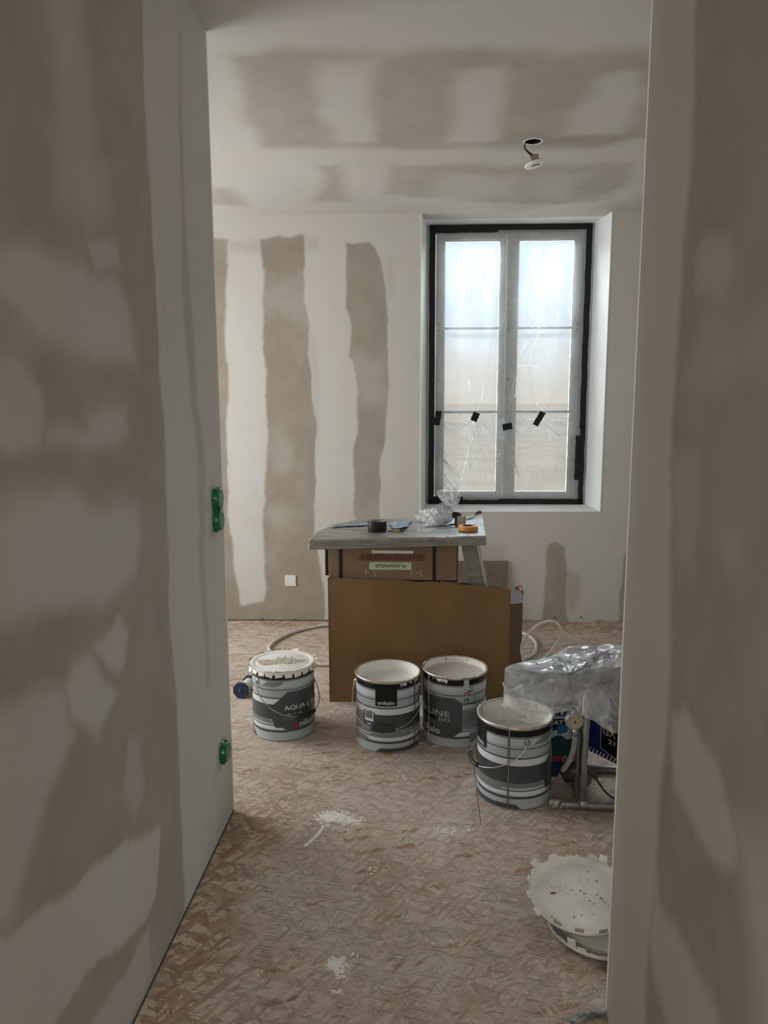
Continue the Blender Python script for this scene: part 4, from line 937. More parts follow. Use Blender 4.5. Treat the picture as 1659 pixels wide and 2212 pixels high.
for _ in range(34):
    s0 = R.uniform(.01, .60); l = R.uniform(.08, .26); z0 = R.uniform(.006, .043); dz = R.uniform(-.010, .010); vs = []
    for k in range(9):
        q = fr0+fd*min(.825, s0+l*k/8)+fn*.0016; z = min(.045, max(.003, z0+dz*k/8+.002*math.sin(k*1.3+s0*9))); w = .0006+.0012*math.sin(PI*k/8)
        vs += [(q[0], q[1], z-w), (q[0]+fn[0]*.0015, q[1]+fn[1]*.0015, z), (q[0], q[1], z+w)]
    m.add(vs, [f for k in range(8) for f in ((3*k, 3*k+3, 3*k+4, 3*k+1), (3*k+1, 3*k+4, 3*k+5, 3*k+2))], CREASE, True)
for _ in range(44):
    x = R.uniform(-.50, .22); y = R.uniform(3.47+.17*(x+.5)*.9, 3.90); l = R.uniform(.06, .22); a = R.uniform(-.15, .35); vs = []
    for k in range(7):
        s = l*k/6; w = .0008+.0016*math.sin(PI*k/6); X, Y = x+s*math.cos(a), y+s*math.sin(a)+.003*math.sin(k); X = min(X, .27)
        vs += [(X, Y-w, .0487), (X, Y, .0500), (X, Y+w, .0487)]
    m.add(vs, [f for k in range(6) for f in ((3*k, 3*k+3, 3*k+4, 3*k+1), (3*k+1, 3*k+4, 3*k+5, 3*k+2))], CREASE, True)
m.build('wrap_fold', t)['kind'] = 'stuff'
# sloping leg under the board
t = thing('sloping_plank', 'sloping wooden plank with a white edge, wrapped in film, under the board right end', 'plank', (0, 0, 0))
p0, p1 = Vector((.207, 3.79, .806)), Vector((.375, 3.75, .004)); ax = (p1-p0).normalized(); side = Vector((0, 1, 0)).cross(ax).normalized(); dep = ax.cross(side)
def slab(m, w0, w1, d0, d1, matr, e=0):
    vs = [tuple(p+side*a+dep*b) for p in (p0+ax*(0), p1) for a, b in ((w0, d0), (w1, d0), (w1, d1), (w0, d1))]
    m.add(vs, [(0, 1, 5, 4), (1, 2, 6, 5), (2, 3, 7, 6), (3, 0, 4, 7), (0, 3, 2, 1), (4, 5, 6, 7)], matr)
sgn = 1 if (side.x > 0) else -1
m = MB(); slab(m, *(sorted((-sgn*.045, sgn*.030))), -.02, .02, WOOD); m.build('plank_board', t)
m = MB(); slab(m, *(sorted((sgn*.0302, sgn*.047))), -.024, .024, WHITEWOOD); m.build('white_edge', t)
m = MB(); slab(m, *(sorted((-sgn*.047, sgn*.0298))), -.0225, .0225, WRAP); m.build('stretch_wrap', t)
# panel leaning on the back wall
m = MB(); m.box((0, 0, .212), (.34, .010, .424), HDF, ch=.0015); o = m.build('leaning_panel'); o.location = (.365, yb(.36)-.045, .001); o.rotation_euler = (-.085, 0, .031)
tag(o, 'small brown hardboard panel leaning on the back wall behind the large carton', 'panel')

# ------------------------------------------------------------------ things on the wrapped board
TZ = .812+.0505
def tape_roll(loc, r0, r1, h, matr, core, label, rot=(0, 0, 0)):
    t = thing('tape_roll', label, 'tape roll', loc, rot=rot)
    m = MB(); m.lathe([(r1, .001), (r1+.0008, .003), (r1+.0008, h-.003), (r1, h-.001), (r1-.003, h), (r0+.003, h), (r0+.0022, h-.001), (r0+.0022, .001), (r0+.003, 0), (r1-.003, 0), (r1, .001)], matr, 56); b = m.build('tape', t)
    m = MB(); m.lathe([(r0+.002, 0.0), (r0+.002, h-.0004), (r0, h-.0004), (r0, 0), (r0+.002, 0)], core, 48); m.build('cardboard_core', t); return t
tape_roll((-.246, 3.588, TZ), .0375, .0455, .050, BLACKTAPE, P_MID, 'roll of black tape lying flat near the front edge of the wrapped board')
t = tape_roll((.196, 3.620, TZ), .030, .0465, .024, ORANGE, BROWNTAPE, 'roll of orange masking tape at the right end of the wrapped board')
def sheet(name, corners, label, cat, matr, amp=.006, n=14, th=.0008, seed=1, z=TZ, up=()):
    c = [Vector(p) for p in corners]; R = random.Random(seed); ph = [R.uniform(0, 6) for _ in range(6)]; vs = []
    for i in range(n+1):
        for j in range(n+1):
            u, v = i/n, j/n; p = c[0]*(1-u)*(1-v)+c[1]*u*(1-v)+c[2]*u*v+c[3]*(1-u)*v
            d = amp*(.5+.5*math.sin(5*u+3*v+ph[0]))*(.5+.5*math.sin(7*v-4*u+ph[1]))+amp*.4*abs(math.sin(9*u+ph[2]))
            for (uu, vv, hh, rr) in up: d += hh*max(0, 1-math.hypot(u-uu, v-vv)/rr)**2
            vs.append((p[0]+.004*math.sin(8*v+ph[3])*(u in (0, 1)), p[1]+.004*math.sin(9*u+ph[4])*(v in (0, 1)), z+.0012+d))
    k = len(vs); vs += [(x, y, q-th) for x, y, q in vs]; W_ = n+1; fs = []
    for i in range(n):
        for j in range(n): a = i*W_+j; fs += [(a, a+W_, a+W_+1, a+1), (k+a+1, k+a+W_+1, k+a+W_, k+a)]
    m = MB(); m.add(vs, fs, matr, True); o = m.build(name); return tag(o, label, cat) if label else o
sheet('blue_sheet', [(-.480, 3.672, 0), (-.305, 3.735, 0), (-.300, 3.805, 0), (-.470, 3.745, 0)], 'blue-grey folded sheet at the left end of the wrapped board', 'sheet', BLUECLOTH, .005, seed=2)
sheet('blue_sheet', [(-.178, 3.668, 0), (-.120, 3.570, 0), (-.080, 3.90, 0), (-.200, 3.80, 0)], 'crumpled blue-grey sheet just right of the black tape roll', 'sheet', BLUECLOTH, .009, seed=5, up=((1, 0, .012, .5),))
# small yellow scraper under the right-hand sheet
t = thing('utility_scraper', 'small dark and yellow tool poking out beneath the crumpled blue sheet', 'tool', (-.150, 3.567, TZ), .15)
m = MB(); m.box((0, 0, .005), (.030, .016, .009), mat('yellow_plastic', (.45, .32, .03), .5), ch=.003); m.build('yellow_body', t)
m = MB(); m.box((-.028, .004, .004), (.030, .012, .007), DARKM, ch=.002); m.box((.022, .006, .003), (.022, .010, .005), DARKM, ch=.0015); m.build('dark_end', t)
# grey knife at the back right corner
t = thing('grey_trowel', 'grey flat hand tool at the far right corner of the wrapped board', 'tool', (.232, 4.01, TZ), .95)
m = MB(); m.add([(-.06, -.018, .001), (.035, -.012, .004), (.05, -.008, .010), (.05, .008, .010), (.035, .012, .004), (-.06, .018, .001), (-.06, -.018, .004), (.035, -.012, .009), (.05, -.008, .018), (.05, .008, .018), (.035, .012, .009), (-.06, .018, .004)],
    [(0, 1, 4, 5)[::-1], (1, 2, 3, 4)[::-1], (6, 7, 10, 11), (7, 8, 9, 10), (0, 1, 7, 6), (1, 2, 8, 7), (3, 4, 10, 9), (4, 5, 11, 10), (5, 0, 6, 11), (2, 3, 9, 8)], MIDM); m.build('blade', t)
m = MB(); m.tube([(.045, 0, .014), (.065, 0, .020), (.085, 0, .021), (.098, 0, .018)], .009, DARKM, 10, radii=[.007, .010, .010, .007]); m.build('handle', t)
# kraft block with a black side
t = thing('small_box', 'small brown block with a black side beside the bunched plastic', 'box', (.164, 3.772, TZ), -.25)
m = MB(); m.box((.006, 0, .023), (.036, .045, .046), KRAFT, ch=.002); m.build('block', t)
m = MB(); m.box((-.0185, 0, .021), (.012, .046, .042), BLACKTAPE, ch=.002); m.build('black_side', t)

# ------------------------------------------------------------------ crumpled film
def crumple(u, v, seed, k=6, amp=1.0, f0=1.5, f1=6.0):
    R = np.random.default_rng(seed); d = np.zeros(u.shape)
    for i in range(k):
        th = R.uniform(0, PI); f = f0*(f1/f0)**(i/(k-1)); ph = R.uniform(0, 1)
        w = .15*np.sin(2*PI*(u*R.uniform(.5, 1.5)+v*R.uniform(.5, 1.5)+R.uniform(0, 1)))
        x = f*(u*np.cos(th)+v*np.sin(th))+ph+w; d += (np.abs((x % 1)*2-1)-.5)/(i+1)**.8
    return d*amp
def grid_part(name, P_, matr, parent, smooth=False):
    nu, nv = P_.shape[0]-1, P_.shape[1]-1; i = np.arange((nu+1)*(nv+1)).reshape(nu+1, nv+1)
    F = np.stack([i[:-1, :-1], i[1:, :-1], i[1:, 1:], i[:-1, 1:]], -1).reshape(-1, 4)
    m = MB(); m.add(P_.reshape(-1, 3).tolist(), F.tolist(), matr, smooth); return m.build(name, parent)
# bunch of film on the board: a knotted ball with a raised flap
t = thing('bunched_film', 'bunched clear plastic with a raised flap on the wrapped board', 'plastic film', (0, 0, 0))
u, v = np.meshgrid(np.linspace(0, 1, 49), np.linspace(0, 1, 33), indexing='ij')
a = 2*PI*u; b = PI*(v-.5); rr = 1+.14*crumple(np.sin(a)*.5, v+np.cos(a)*.3, 5, 7, 1.0, 2, 8)
cx, cy, cz = .078, 3.80, TZ+.052
P_ = np.stack([cx+.054*rr*np.cos(b)*np.cos(a), cy+.045*rr*np.cos(b)*np.sin(a), cz+.052*rr*np.sin(b)], -1); P_[..., 2] = np.maximum(P_[..., 2], TZ+.001)
BUNCH = film_material('bunched_film', .36, rough=.1, bump=.5, bscale=30, gloss=1.4)
grid_part('film_ball', P_, BUNCH, t, True)
P2 = P_.copy(); c3 = np.array([cx, cy, cz]); P2 = c3+(P_-c3)*.78; P2[..., 2] = np.maximum(P2[..., 2], TZ+.003); grid_part('inner_film', P2, BUNCH, t)
def flap(name, quad, seed, amp, n=26, bow=.02):
    u, v = np.meshgrid(np.linspace(0, 1, n), np.linspace(0, 1, n), indexing='ij'); q = [np.array(x) for x in quad]
    P_ = (q[0]*((1-u)*(1-v))[..., None]+q[1]*(u*(1-v))[..., None]+q[2]*(u*v)[..., None]+q[3]*((1-u)*v)[..., None])
    P_[..., 1] += amp*crumple(u, v, seed, 6, 1, 1, 5)-bow*np.sin(PI*u)*np.sin(PI*v); P_[..., 2] += amp*.5*crumple(u+.3, v, seed+1, 5, 1, 1, 4)
    P_[..., 2] = np.maximum(P_[..., 2], TZ+.001); return grid_part(name, P_, BUNCH, t)
flap('raised_flap', [(.088, 3.80, .945), (.145, 3.80, .955), (.160, 3.80, 1.075), (.038, 3.80, 1.030)], 3, .009)
flap('raised_flap', [(.090, 3.79, .940), (.150, 3.82, .945), (.168, 3.80, 1.01), (.125, 3.80, 1.088)], 8, .008)
flap('film_tail', [(-.035, 3.86, TZ+.002), (.06, 3.80, TZ+.004), (.05, 3.84, TZ+.075), (-.045, 3.90, TZ+.055)], 13, .018)
flap('film_tail', [(-.06, 3.90, TZ+.002), (.02, 3.83, TZ+.004), (.0, 3.85, TZ+.04), (-.07, 3.92, TZ+.03)], 17, .018)
flap('film_tail', [(-.02, 3.70, TZ+.002), (.08, 3.74, TZ+.003), (.09, 3.80, TZ+.02), (-.01, 3.79, TZ+.008)], 19, .008)
m = MB(); m.add([(.125, 3.775, .900), (.150, 3.77, .893), (.172, 3.775, .915), (.158, 3.78, .925), (.130, 3.78, .930), (.118, 3.78, .915)], [(0, 1, 2, 3, 4, 5)], BLACKTAPE); m.add([(.10, 3.748, TZ+.0015), (.145, 3.752, TZ+.0015), (.14, 3.76, TZ+.010), (.11, 3.758, TZ+.008)], [(0, 1, 2, 3)], BLACKTAPE); m.build('stuck_tape', t)
m = MB(); R = random.Random(8)
for _ in range(26):
    x, y = R.uniform(-.09, .01), R.uniform(3.58, 3.66); s = R.uniform(.003, .009); m.lathe([(s, 0), (s*.8, s*.2), (0, s*.25)], PAINT_W, 6, Matrix.Translation((x, y, TZ-.0008)) @ Matrix.Diagonal((1, .7, 1, 1)))
tag(m.build('plaster_crumbs'), 'white flattened paint crumbs on the wrapped board beside the crumpled blue sheet', 'crumbs', kind='stuff')

# ------------------------------------------------------------------ paint sprayer on its tube cart, under a plastic sheet
t = thing('sprayer_cart', 'airless paint sprayer on a grey tube cart with a pressure gauge', 'paint sprayer', (0, 0, 0))
m = MB(); m.tube([(.474, 2.612, .0155), (.50, 2.611, .0155), (.75, 2.600, .0155), (1.02, 2.588, .0155)], .0140, TUBE, 16); foot = m.build('foot_tube', t)
m = MB(); m.tube([(.452, 2.613, .0165), (.458, 2.613, .0165), (.500, 2.611, .0165)], .0165, WORN, 16, radii=[.012, .0162, .0162]); m.build('end_cap', foot)
m = MB(); m.tube([(.630, 2.890, .0155), (1.02, 2.872, .0155)], .0140, TUBE, 16); m.tube([(.630, 2.890, .0155), (.622, 2.89, .03), (.62, 2.88, .25), (.625, 2.83, .44)], .0120, TUBE, 12); m.build('foot_tube', t)
m = MB(); m.tube([(.573, 2.606, .016), (.573, 2.607, .20), (.574, 2.615, .42), (.60, 2.66, .475), (.66, 2.76, .485), (.70, 2.85, .44)], .0135, TUBE, 16); m.lathe([(.0135, -.006), (.020, -.004), (.0225, .004), (.0175, .012), (.0135, .020)], TUBE, 20, Matrix.Translation((.573, 2.606, .018))); m.build('upright_tube', t)
m = MB(); m.box((.553, 2.622, .215), (.010, .022, .30), MIDM, ch=.003); m.box((.551, 2.618, .085), (.018, .020, .085), DARKM, ch=.004); m.build('clamp_bracket', t)
m = MB(); m.tube([(1.0, 2.586, .0155), (1.03, 2.73, .0155), (1.0, 2.875, .0155)], .014, TUBE, 12); m.build('cross_tube', t)
# gauge
gz = Matrix.Translation((.531, 2.585, .350)) @ Matrix.Rotation(math.radians(7), 4, 'Z') @ Matrix.Rotation(math.radians(12), 4, 'X') @ Matrix.Rotation(PI/2, 4, 'X')
m = MB(); m.lathe([(0, -.022), (.030, -.022), (.0335, -.018), (.0340, .0), (.0340, .002), (.0315, .003), (.0300, .001), (.0300, -.001)], STEEL, 48, gz); gg = m.build('pressure_gauge', t)
m = MB(); m.lathe([(0, 0), (.030, 0)], DIAL, 48, gz); m.build('dial', gg)
m = MB()
for k in range(31):
    A = math.radians(-135+9*k); l = .0045 if k % 5 == 0 else .0022; c, s = math.sin(A), math.cos(A); w = .0005 if k % 5 == 0 else .0003
    r0, r1 = .0275-l, .0275; vs = [(r0*c-w*s, r0*s+w*c, .0003), (r1*c-w*s, r1*s+w*c, .0003), (r1*c+w*s, r1*s-w*c, .0003), (r0*c+w*s, r0*s-w*c, .0003)]; m.add(vs, [(0, 1, 2, 3)], INK, False, gz)
n = 40; vs = []
for k in range(n+1): A = math.radians(-135+270*k/n); vs += [(.0170*math.sin(A), .0170*math.cos(A), .0003), (.0176*math.sin(A), .0176*math.cos(A), .0003)]
m.add(vs, [(2*k, 2*k+1, 2*k+3, 2*k+2) for k in range(n)], INK, False, gz)
m.build('dial_scale', gg)
m = MB(); A = math.radians(-26); c, s = math.sin(A), math.cos(A)
m.add([(x*s+y*c, -x*c+y*s, .0008) for x, y in ((-.0006, .0), (-.0003, .021), (.0003, .021), (.0006, 0), (.0022, -.001), (.0024, -.0085), (.0, -.0100), (-.0024, -.0085), (-.0022, -.001))], [tuple(range(9))], BLACKPL, False, gz)
m.lathe([(0, .0015), (.0028, .0012), (.003, .0004)], BLACKPL, 16, gz); m.build('needle', gg)
m = MB(); m.tube([(.537, 2.600, .318), (.538, 2.605, .295), (.538, 2.61, .285)], .0105, STEEL, 12, radii=[.008, .0105, .0105]); m.box((.545, 2.625, .345), (.05, .03, .045), DARKM, ch=.005); m.build('gauge_fitting', t)
m = MB(); m.tube(spline([(.538, 2.606, .285), (.536, 2.612, .24), (.524, 2.62, .185), (.506, 2.635, .14), (.500, 2.66, .10)], 8), .0105, CLEARHOSE, 12); m.build('drain_hose', t)
m = MB(); m.tube(spline([(.553, 2.65, .36), (.558, 2.65, .28), (.552, 2.655, .20), (.545, 2.66, .15)], 6), .0085, MIDM, 10); m.build('suction_hose', t)
m = MB(); m.tube(spline([(.548, 2.612, .33), (.562, 2.60, .28), (.557, 2.60, .20), (.566, 2.60, .12)], 6), .0032, BLACKPL, 8); m.build('black_cord', t)
# gun foam / filter body and round strainer
m = MB(); m.tube([(.503, 2.652, .108), (.508, 2.652, .111), (.545, 2.645, .130), (.563, 2.642, .140), (.567, 2.642, .142)], .032, BLACKPL, 20, radii=[.024, .0325, .0335, .0320, .026]); m.build('filter_body', t)
Mx = Matrix.Translation((.577, 2.69, .088)) @ Matrix.Rotation(math.radians(28), 4, 'Y') @ Matrix.Rotation(math.radians(68), 4, 'X')
m = MB(); m.lathe([(0, .020), (.026, .020), (.030, .012), (.050, .004), (.052, -.004), (.050, -.010), (.0, -.010)], MIDM, 36, Mx); m.lathe([(.012, .020), (.012, .032), (0, .034)], DARKM, 20, Mx); m.build('suction_strainer', t)
m = MB(); m.add([(.515, 2.640, .115), (.560, 2.640, .028), (.575, 2.64, .05), (.548, 2.64, .130), (.515, 2.66, .115), (.560, 2.66, .028), (.575, 2.66, .05), (.548, 2.66, .130)], [(0, 1, 2, 3), (4, 7, 6, 5), (0, 4, 5, 1), (1, 5, 6, 2), (2, 6, 7, 3), (3, 7, 4, 0)], DARKM); m.build('strainer_arm', t)
m = MB(); m.tube([(.590, 2.64, .150), (.600, 2.64, .138), (.628, 2.64, .105)], .0125, DARKM, 14, radii=[.010, .0125, .008]); plug = m.build('plug', t)
m = MB(); m.tube(spline([(.624, 2.64, .110), (.640, 2.64, .085), (.662, 2.65, .052), (.700, 2.66, .018), (.76, 2.68, .006), (.90, 2.72, .005)], 6), .0038, BLACKPL, 8); m.build('power_cable', t)
# blue casing, turned, with its printed plate
cas = Matrix.Translation((.628, 2.800, 0)) @ Matrix.Rotation(math.radians(-52), 4, 'Z')   # x axis runs along the front face, towards the viewer's right
m = MB(); m.box((.15, .11, .265), (.30, .22, .26), BLUE, ch=.008)
v0 = len(m.v); 
casing = m.build('casing', t); casing.matrix_local = cas
def casing_plate():
    m = MB(); y = -.0012
    outer = [(.060, .305), (.060, .172), (.150, .152), (.26, .152), (.26, .305)]
    m.add([(x, y, z) for x, z in outer], [tuple(range(5))], P_WHITE); inner = [(.063, .302), (.063, .1745), (.151, .1555), (.257, .1555), (.257, .302)]
    m.add([(x, y-.0008, z) for x, z in inner], [tuple(range(5))], P_BLACK); m.build('name_plate', casing)
    m = MB()
    for s, x, z, w, h, bd in (('GX', .070, .232, .062, .038, .0022), ('21', .098, .205, .030, .018, .0008)):
        vf = text_w(s, w, h, bd); m.add([(x+a, y-.0016, z+b) for a, b in vf[0]], vf[1], KRAFT if s == 'GX' else P_WHITE)
    m.build('lettering', casing)
    m = MB()
    for k in range(9): x = .006+.0165*k; m.add([(x, y-.0006, .140), (x+.007, y-.0006, .140), (x+.013, y-.0006, .158), (x+.008, y-.0006, .158)], [(0, 1, 2, 3)], P_WHITE)
    m.build('slanted_marks', casing)
casing_plate()
# machine body under the sheet
m = MB(); m.box((.565, 2.80, .405), (.16, .15, .085), MIDM, ch=.012); m.tube([(.47, 2.80, .40), (.40, 2.80, .395)], .042, DARKM, 20, radii=[.045, .038]); m.tube([(.60, 2.78, .43), (.95, 2.78, .435)], .055, DARKM, 24); m.build('motor_housing', t)

# plastic sheet draped over it
bot = [(.272, 2.565, .440), (.343, 2.56, .381), (.424, 2.56, .383), (.505, 2.545, .402), (.579, 2.545, .381), (.637, 2.545, .336), (.696, 2.545, .285), (.80, 2.55, .24), (1.05, 2.56, .20)]
mid = [(.285, 2.66, .505), (.352, 2.66, .522), (.436, 2.66, .513), (.520, 2.66, .506), (.595, 2.66, .516), (.652, 2.66, .527), (.710, 2.66, .532), (.82, 2.66, .54), (1.05, 2.66, .54)]
top = [(.312, 2.90, .432), (.385, 2.93, .440), (.478, 2.94, .458), (.571, 2.94, .502), (.654, 2.94, .515), (.718, 2.94, .518), (.780, 2.94, .522), (.88, 2.94, .53), (1.05, 2.94, .53)]
rear = [(x, y+.10, z-.20) for x, y, z in top]
def cr_row(row, n):
    r = spline(row, 14); idx = np.linspace(0, len(r)-1, n); return np.array([r[int(i)].lerp(r[min(int(i)+1, len(r)-1)], i-int(i)) for i in idx])
NU = 120; rows = np.stack([cr_row(q, NU) for q in (bot, mid, top, rear)]); seg = []
for i, k in ((0, 44), (1, 44), (2, 12)):
    for j in range(k): s = j/k; e = s*s*(3-2*s)*.3+s*.7; seg.append(rows[i]*(1-e)+rows[i+1]*e)
seg.append(rows[3]); P_ = np.stack(seg, 1)
u, v = np.meshgrid(np.linspace(0, 2.2, P_.shape[0]), np.linspace(0, 1.6, P_.shape[1]), indexing='ij')
cr = crumple(u, v, 42, 7, .013, 1.0, 5); fade = np.clip(v/.05, .5, 1)
P_[..., 1] += -cr*.7*fade; P_[..., 2] += cr*.9+.012*crumple(u*1.0, v*2, 50, 4, 1, 1, 3)*(v > .5)
P_[..., 1] = np.minimum(P_[..., 1], 3.02); P_[..., 2] = np.maximum(P_[..., 2], .328)
st = thing('plastic_sheet', 'crumpled clear plastic sheet draped over the paint sprayer', 'plastic sheet', (0, 0, 0))
grid_part('sheet', P_, SHEET, st, True)
m = MB(); R = random.Random(15)    # folded corner reaching into the nearest bucket, gathered creases
vs = [(.290, 2.60, .455), (.268, 2.585, .404), (.285, 2.60, .392), (.330, 2.60, .385), (.352, 2.58, .425), (.345, 2.62, .475)]
m.add(vs, [(0, 1, 2, 5), (2, 3, 4, 5)], SHEET)
vs = [(.344, 2.565, .400), (.362, 2.60, .352), (.335, 2.66, .324), (.372, 2.62, .322), (.415, 2.60, .336), (.44, 2.57, .39)]; m.add(vs, [(0, 1, 2, 3), (0, 3, 4, 5)], SHEET); m.build('loose_corner', st)
m = MB()
PP = P_
def ridge(i0, j0, i1, j1, w):
    n = 16; vs = []; ph = R.uniform(0, 6)
    for k in range(n+1):
        s = k/n; i = min(max(int(i0+(i1-i0)*s+1.5*math.sin(5*s+ph)), 1), PP.shape[0]-2); j = min(max(int(j0+(j1-j0)*s), 1), PP.shape[1]-2); p = PP[i, j]; ww = w*math.sin(PI*min(.98, max(.02, s)))**.7*R.uniform(.6, 1.3)
        vs += [(p[0]-ww, p[1]-.003, p[2]), (p[0], p[1]-.008, p[2]+.004+ww*.5), (p[0]+ww, p[1]-.003, p[2]+ww*.6)]
    m.add(vs, [f for k in range(n) for f in ((3*k, 3*k+1, 3*k+4, 3*k+3), (3*k+1, 3*k+2, 3*k+5, 3*k+4))], CREASE, True)
for a in range(16): ridge(46+R.uniform(-3, 3), 44+R.uniform(-3, 3), 46+R.uniform(-44, 44), 44+R.choice([R.uniform(-40, -15), R.uniform(14, 42)]), R.uniform(.0010, .0026))
ridge(4, 44, 44, 43, .004); ridge(6, 40, 46, 44, .003); ridge(48, 42, 75, 50, .004); ridge(34, 2, 36, 40, .002); ridge(46, 4, 46, 40, .002); ridge(58, 10, 76, 2, .0025); ridge(46, 10, 56, 2, .003)
for a in range(14): ridge(R.uniform(50, 80), R.uniform(55, 84), R.uniform(50, 84), R.uniform(55, 86), R.uniform(.001, .003))
m.build('crease', st)['kind'] = 'stuff'

# tapered plastic pail behind the nearest bucket
t = thing('filler_pail', 'dark teal and navy plastic pail of filler between the nearest bucket and the sprayer', 'pail', (.502, 2.956, 0), 0)
pr = lambda z: .108+.012*z/.32; PH = .325
m = MB(); m.lathe([(0, .003), (.104, .003), (.108, 0), (pr(.01), .01), (pr(PH), PH), (pr(PH)+.006, PH), (pr(PH)+.006, PH-.02), (pr(PH)+.001, PH-.022)], TEAL, 64); m.lathe([(pr(PH), PH), (pr(PH)-.004, PH-.002), (0, PH-.003)], DARKM, 48); b = m.build('pail_body', t)
def pw(m, vf, matr, off):
    k = len(m.v); wrapped(m, vf, .114, matr, off)
    for i in range(k, len(m.v)): x, y, z = m.v[i]; s = (pr(z)+off)/math.hypot(x, y); m.v[i] = (x*s, y*s, z)
s_ = lambda d: .114*math.radians(d)
m = MB(); pw(m, rect2d(s_(-60), s_(100), .248, .296), P_PALE, .0008); 
R = random.Random(2); zz = [(s_(-60+8*k), .165+.012*math.sin(k*.9)+.006*R.uniform(-1, 1)) for k in range(21)]
for k in range(20): pw(m, poly2d([zz[k], zz[k+1], (zz[k+1][0], .205+.010*math.sin((k+1)*.7)), (zz[k][0], .205+.010*math.sin(k*.7))]), P_PALE, .0010)
pw(m, rect2d(s_(-60), s_(100), .012, .062), BLUE, .0009); pw(m, rect2d(s_(-60), s_(24), .066, .088), P_RED, .0011); pw(m, rect2d(s_(-60), s_(100), .062, .066), P_DARK, .0013)
for k in range(12): pw(m, poly2d([(s_(6+1.8*k), .186+.008*R.uniform(-1, 1)), (s_(9+1.8*k), .184), (s_(9.5+1.8*k), .222+.01*R.uniform(-1, 1)), (s_(7+1.8*k), .218)]), mat('blue_splash', (.02, .14, .30), .4), .0016)
m.build('label_print', b)
m = MB()
pw(m, shift(text_w('FiLLU', s_(52), .028, .0030), s_(-8), .257), P_BLACK, .0020)
pw(m, shift(text_w("MAT X'U", s_(58), .019, .0010), s_(-12), .223), P_WHITE, .0022)
pw(m, shift(text_w('(LiN', s_(36), .026, .0012), s_(20), .060), P_WHITE, .0024)
m.build('lettering', b)

# ------------------------------------------------------------------ hoses
def hose(label, pts, r, matr=HOSE, per=10):
    m = MB(); m.tube(spline(pts, per), r, matr, 12); return tag(m.build('hose'), label, 'hose')
h = hose('white hose curving over the floor behind the large carton', [(.30, 4.30, .012), (-.1, 4.02+.1, .012), (-.40, 4.09, .012), (-.55, 4.045, .012), (-.66, 4.055, .012), (-.80, 4.12, .012), (-.925, 4.23, .012), (-.955, 4.36, .012), (-.915, 4.52, .012), (-.84, 4.655, .012), (-.74, 4.745, .012), (-.62, 4.80, .012), (-.3, 4.845, .012), (.15, 4.84, .012), (.42, 4.80, .012), (.56, 4.73, .012), (.64, 4.62, .012), (.665, 4.48, .012), (.64, 4.32, .012), (.585, 4.22, .012), (.50, 4.17, .012)], .0105)
m = MB(); R = random.Random(3)   # dark scuffs on the hose
for x, y in ((-.915, 4.52), (-.84, 4.655), (-.74, 4.745), (.56, 4.73), (-.945, 4.30), (-.66, 4.055), (.605, 4.68), (-.6, 4.05)):
    for _ in range(3): m.lathe([(.004, 0), (.003, .001), (0, .0012)], GASKET, 6, Matrix.Translation((x+R.uniform(-.012, .012), y+R.uniform(-.012, .012)-.004, .0222)))
m.build('scuff', h)['kind'] = 'stuff'
h = hose('thin white hose standing up in a loop right of the large carton', [(.50, 3.70, .012), (.520, 3.62, .06), (.492, 3.60, .14), (.476, 3.60, .217), (.466, 3.60, .275), (.480, 3.60, .325), (.516, 3.60, .372), (.556, 3.60, .403), (.600, 3.60, .415), (.636, 3.60, .403), (.656, 3.60, .366), (.648, 3.60, .322), (.612, 3.60, .262), (.560, 3.60, .210), (.50, 3.58, .165), (.47, 3.50, .11), (.52, 3.36, .04), (.60, 3.30, .012), (.75, 3.25, .012)], .0075)
h = hose('paint-spotted dark hose on the floor at the foot of the right partition', [(.300, 1.575, .009), (.345, 1.620, .009), (.385, 1.648, .009), (.430, 1.662, .009), (.480, 1.688, .009), (.56, 1.74, .009), (.70, 1.80, .009)], .0085, mat('spotted_dark_hose', (.09, .095, .10), .5, col2=(.45, .45, .43), vscale=55))
# dark blue spool at the left
t = thing('film_spool', 'dark blue octagonal spool with white roll on the floor beside the lidded bucket', 'spool', (-.930, 3.625, .040), rot=(0, 0, math.radians(-12)))
def octo(y, th, r, matr, nm):
    m = MB(); vs = []
    for yy in (y, y+th):
        for k in range(8): a = PI/8+PI/4*k; vs.append((r*math.cos(a), yy, r*math.sin(a)))
    m.add(vs, [tuple(range(8)), tuple(range(15, 7, -1))]+[(k, 8+k, 8+(k+1) % 8, (k+1) % 8) for k in range(8)], matr); m.build(nm, t)
octo(-.062, .020, .042, BLUEFOOT, 'end_flange'); octo(.045, .016, .042, BLUEFOOT, 'end_flange')
m = MB(); m.lathe([(.029, -.046), (.029, .046)], SOCKET, 32, Matrix.Rotation(PI/2, 4, 'X')); m.build('white_roll', t)
m = MB(); m.lathe([(0, .004), (.009, .004), (.010, 0)], GASKET, 20, Matrix.Translation((0, -.062, 0)) @ Matrix.Rotation(PI/2, 4, 'X')); m.build('hub', t)

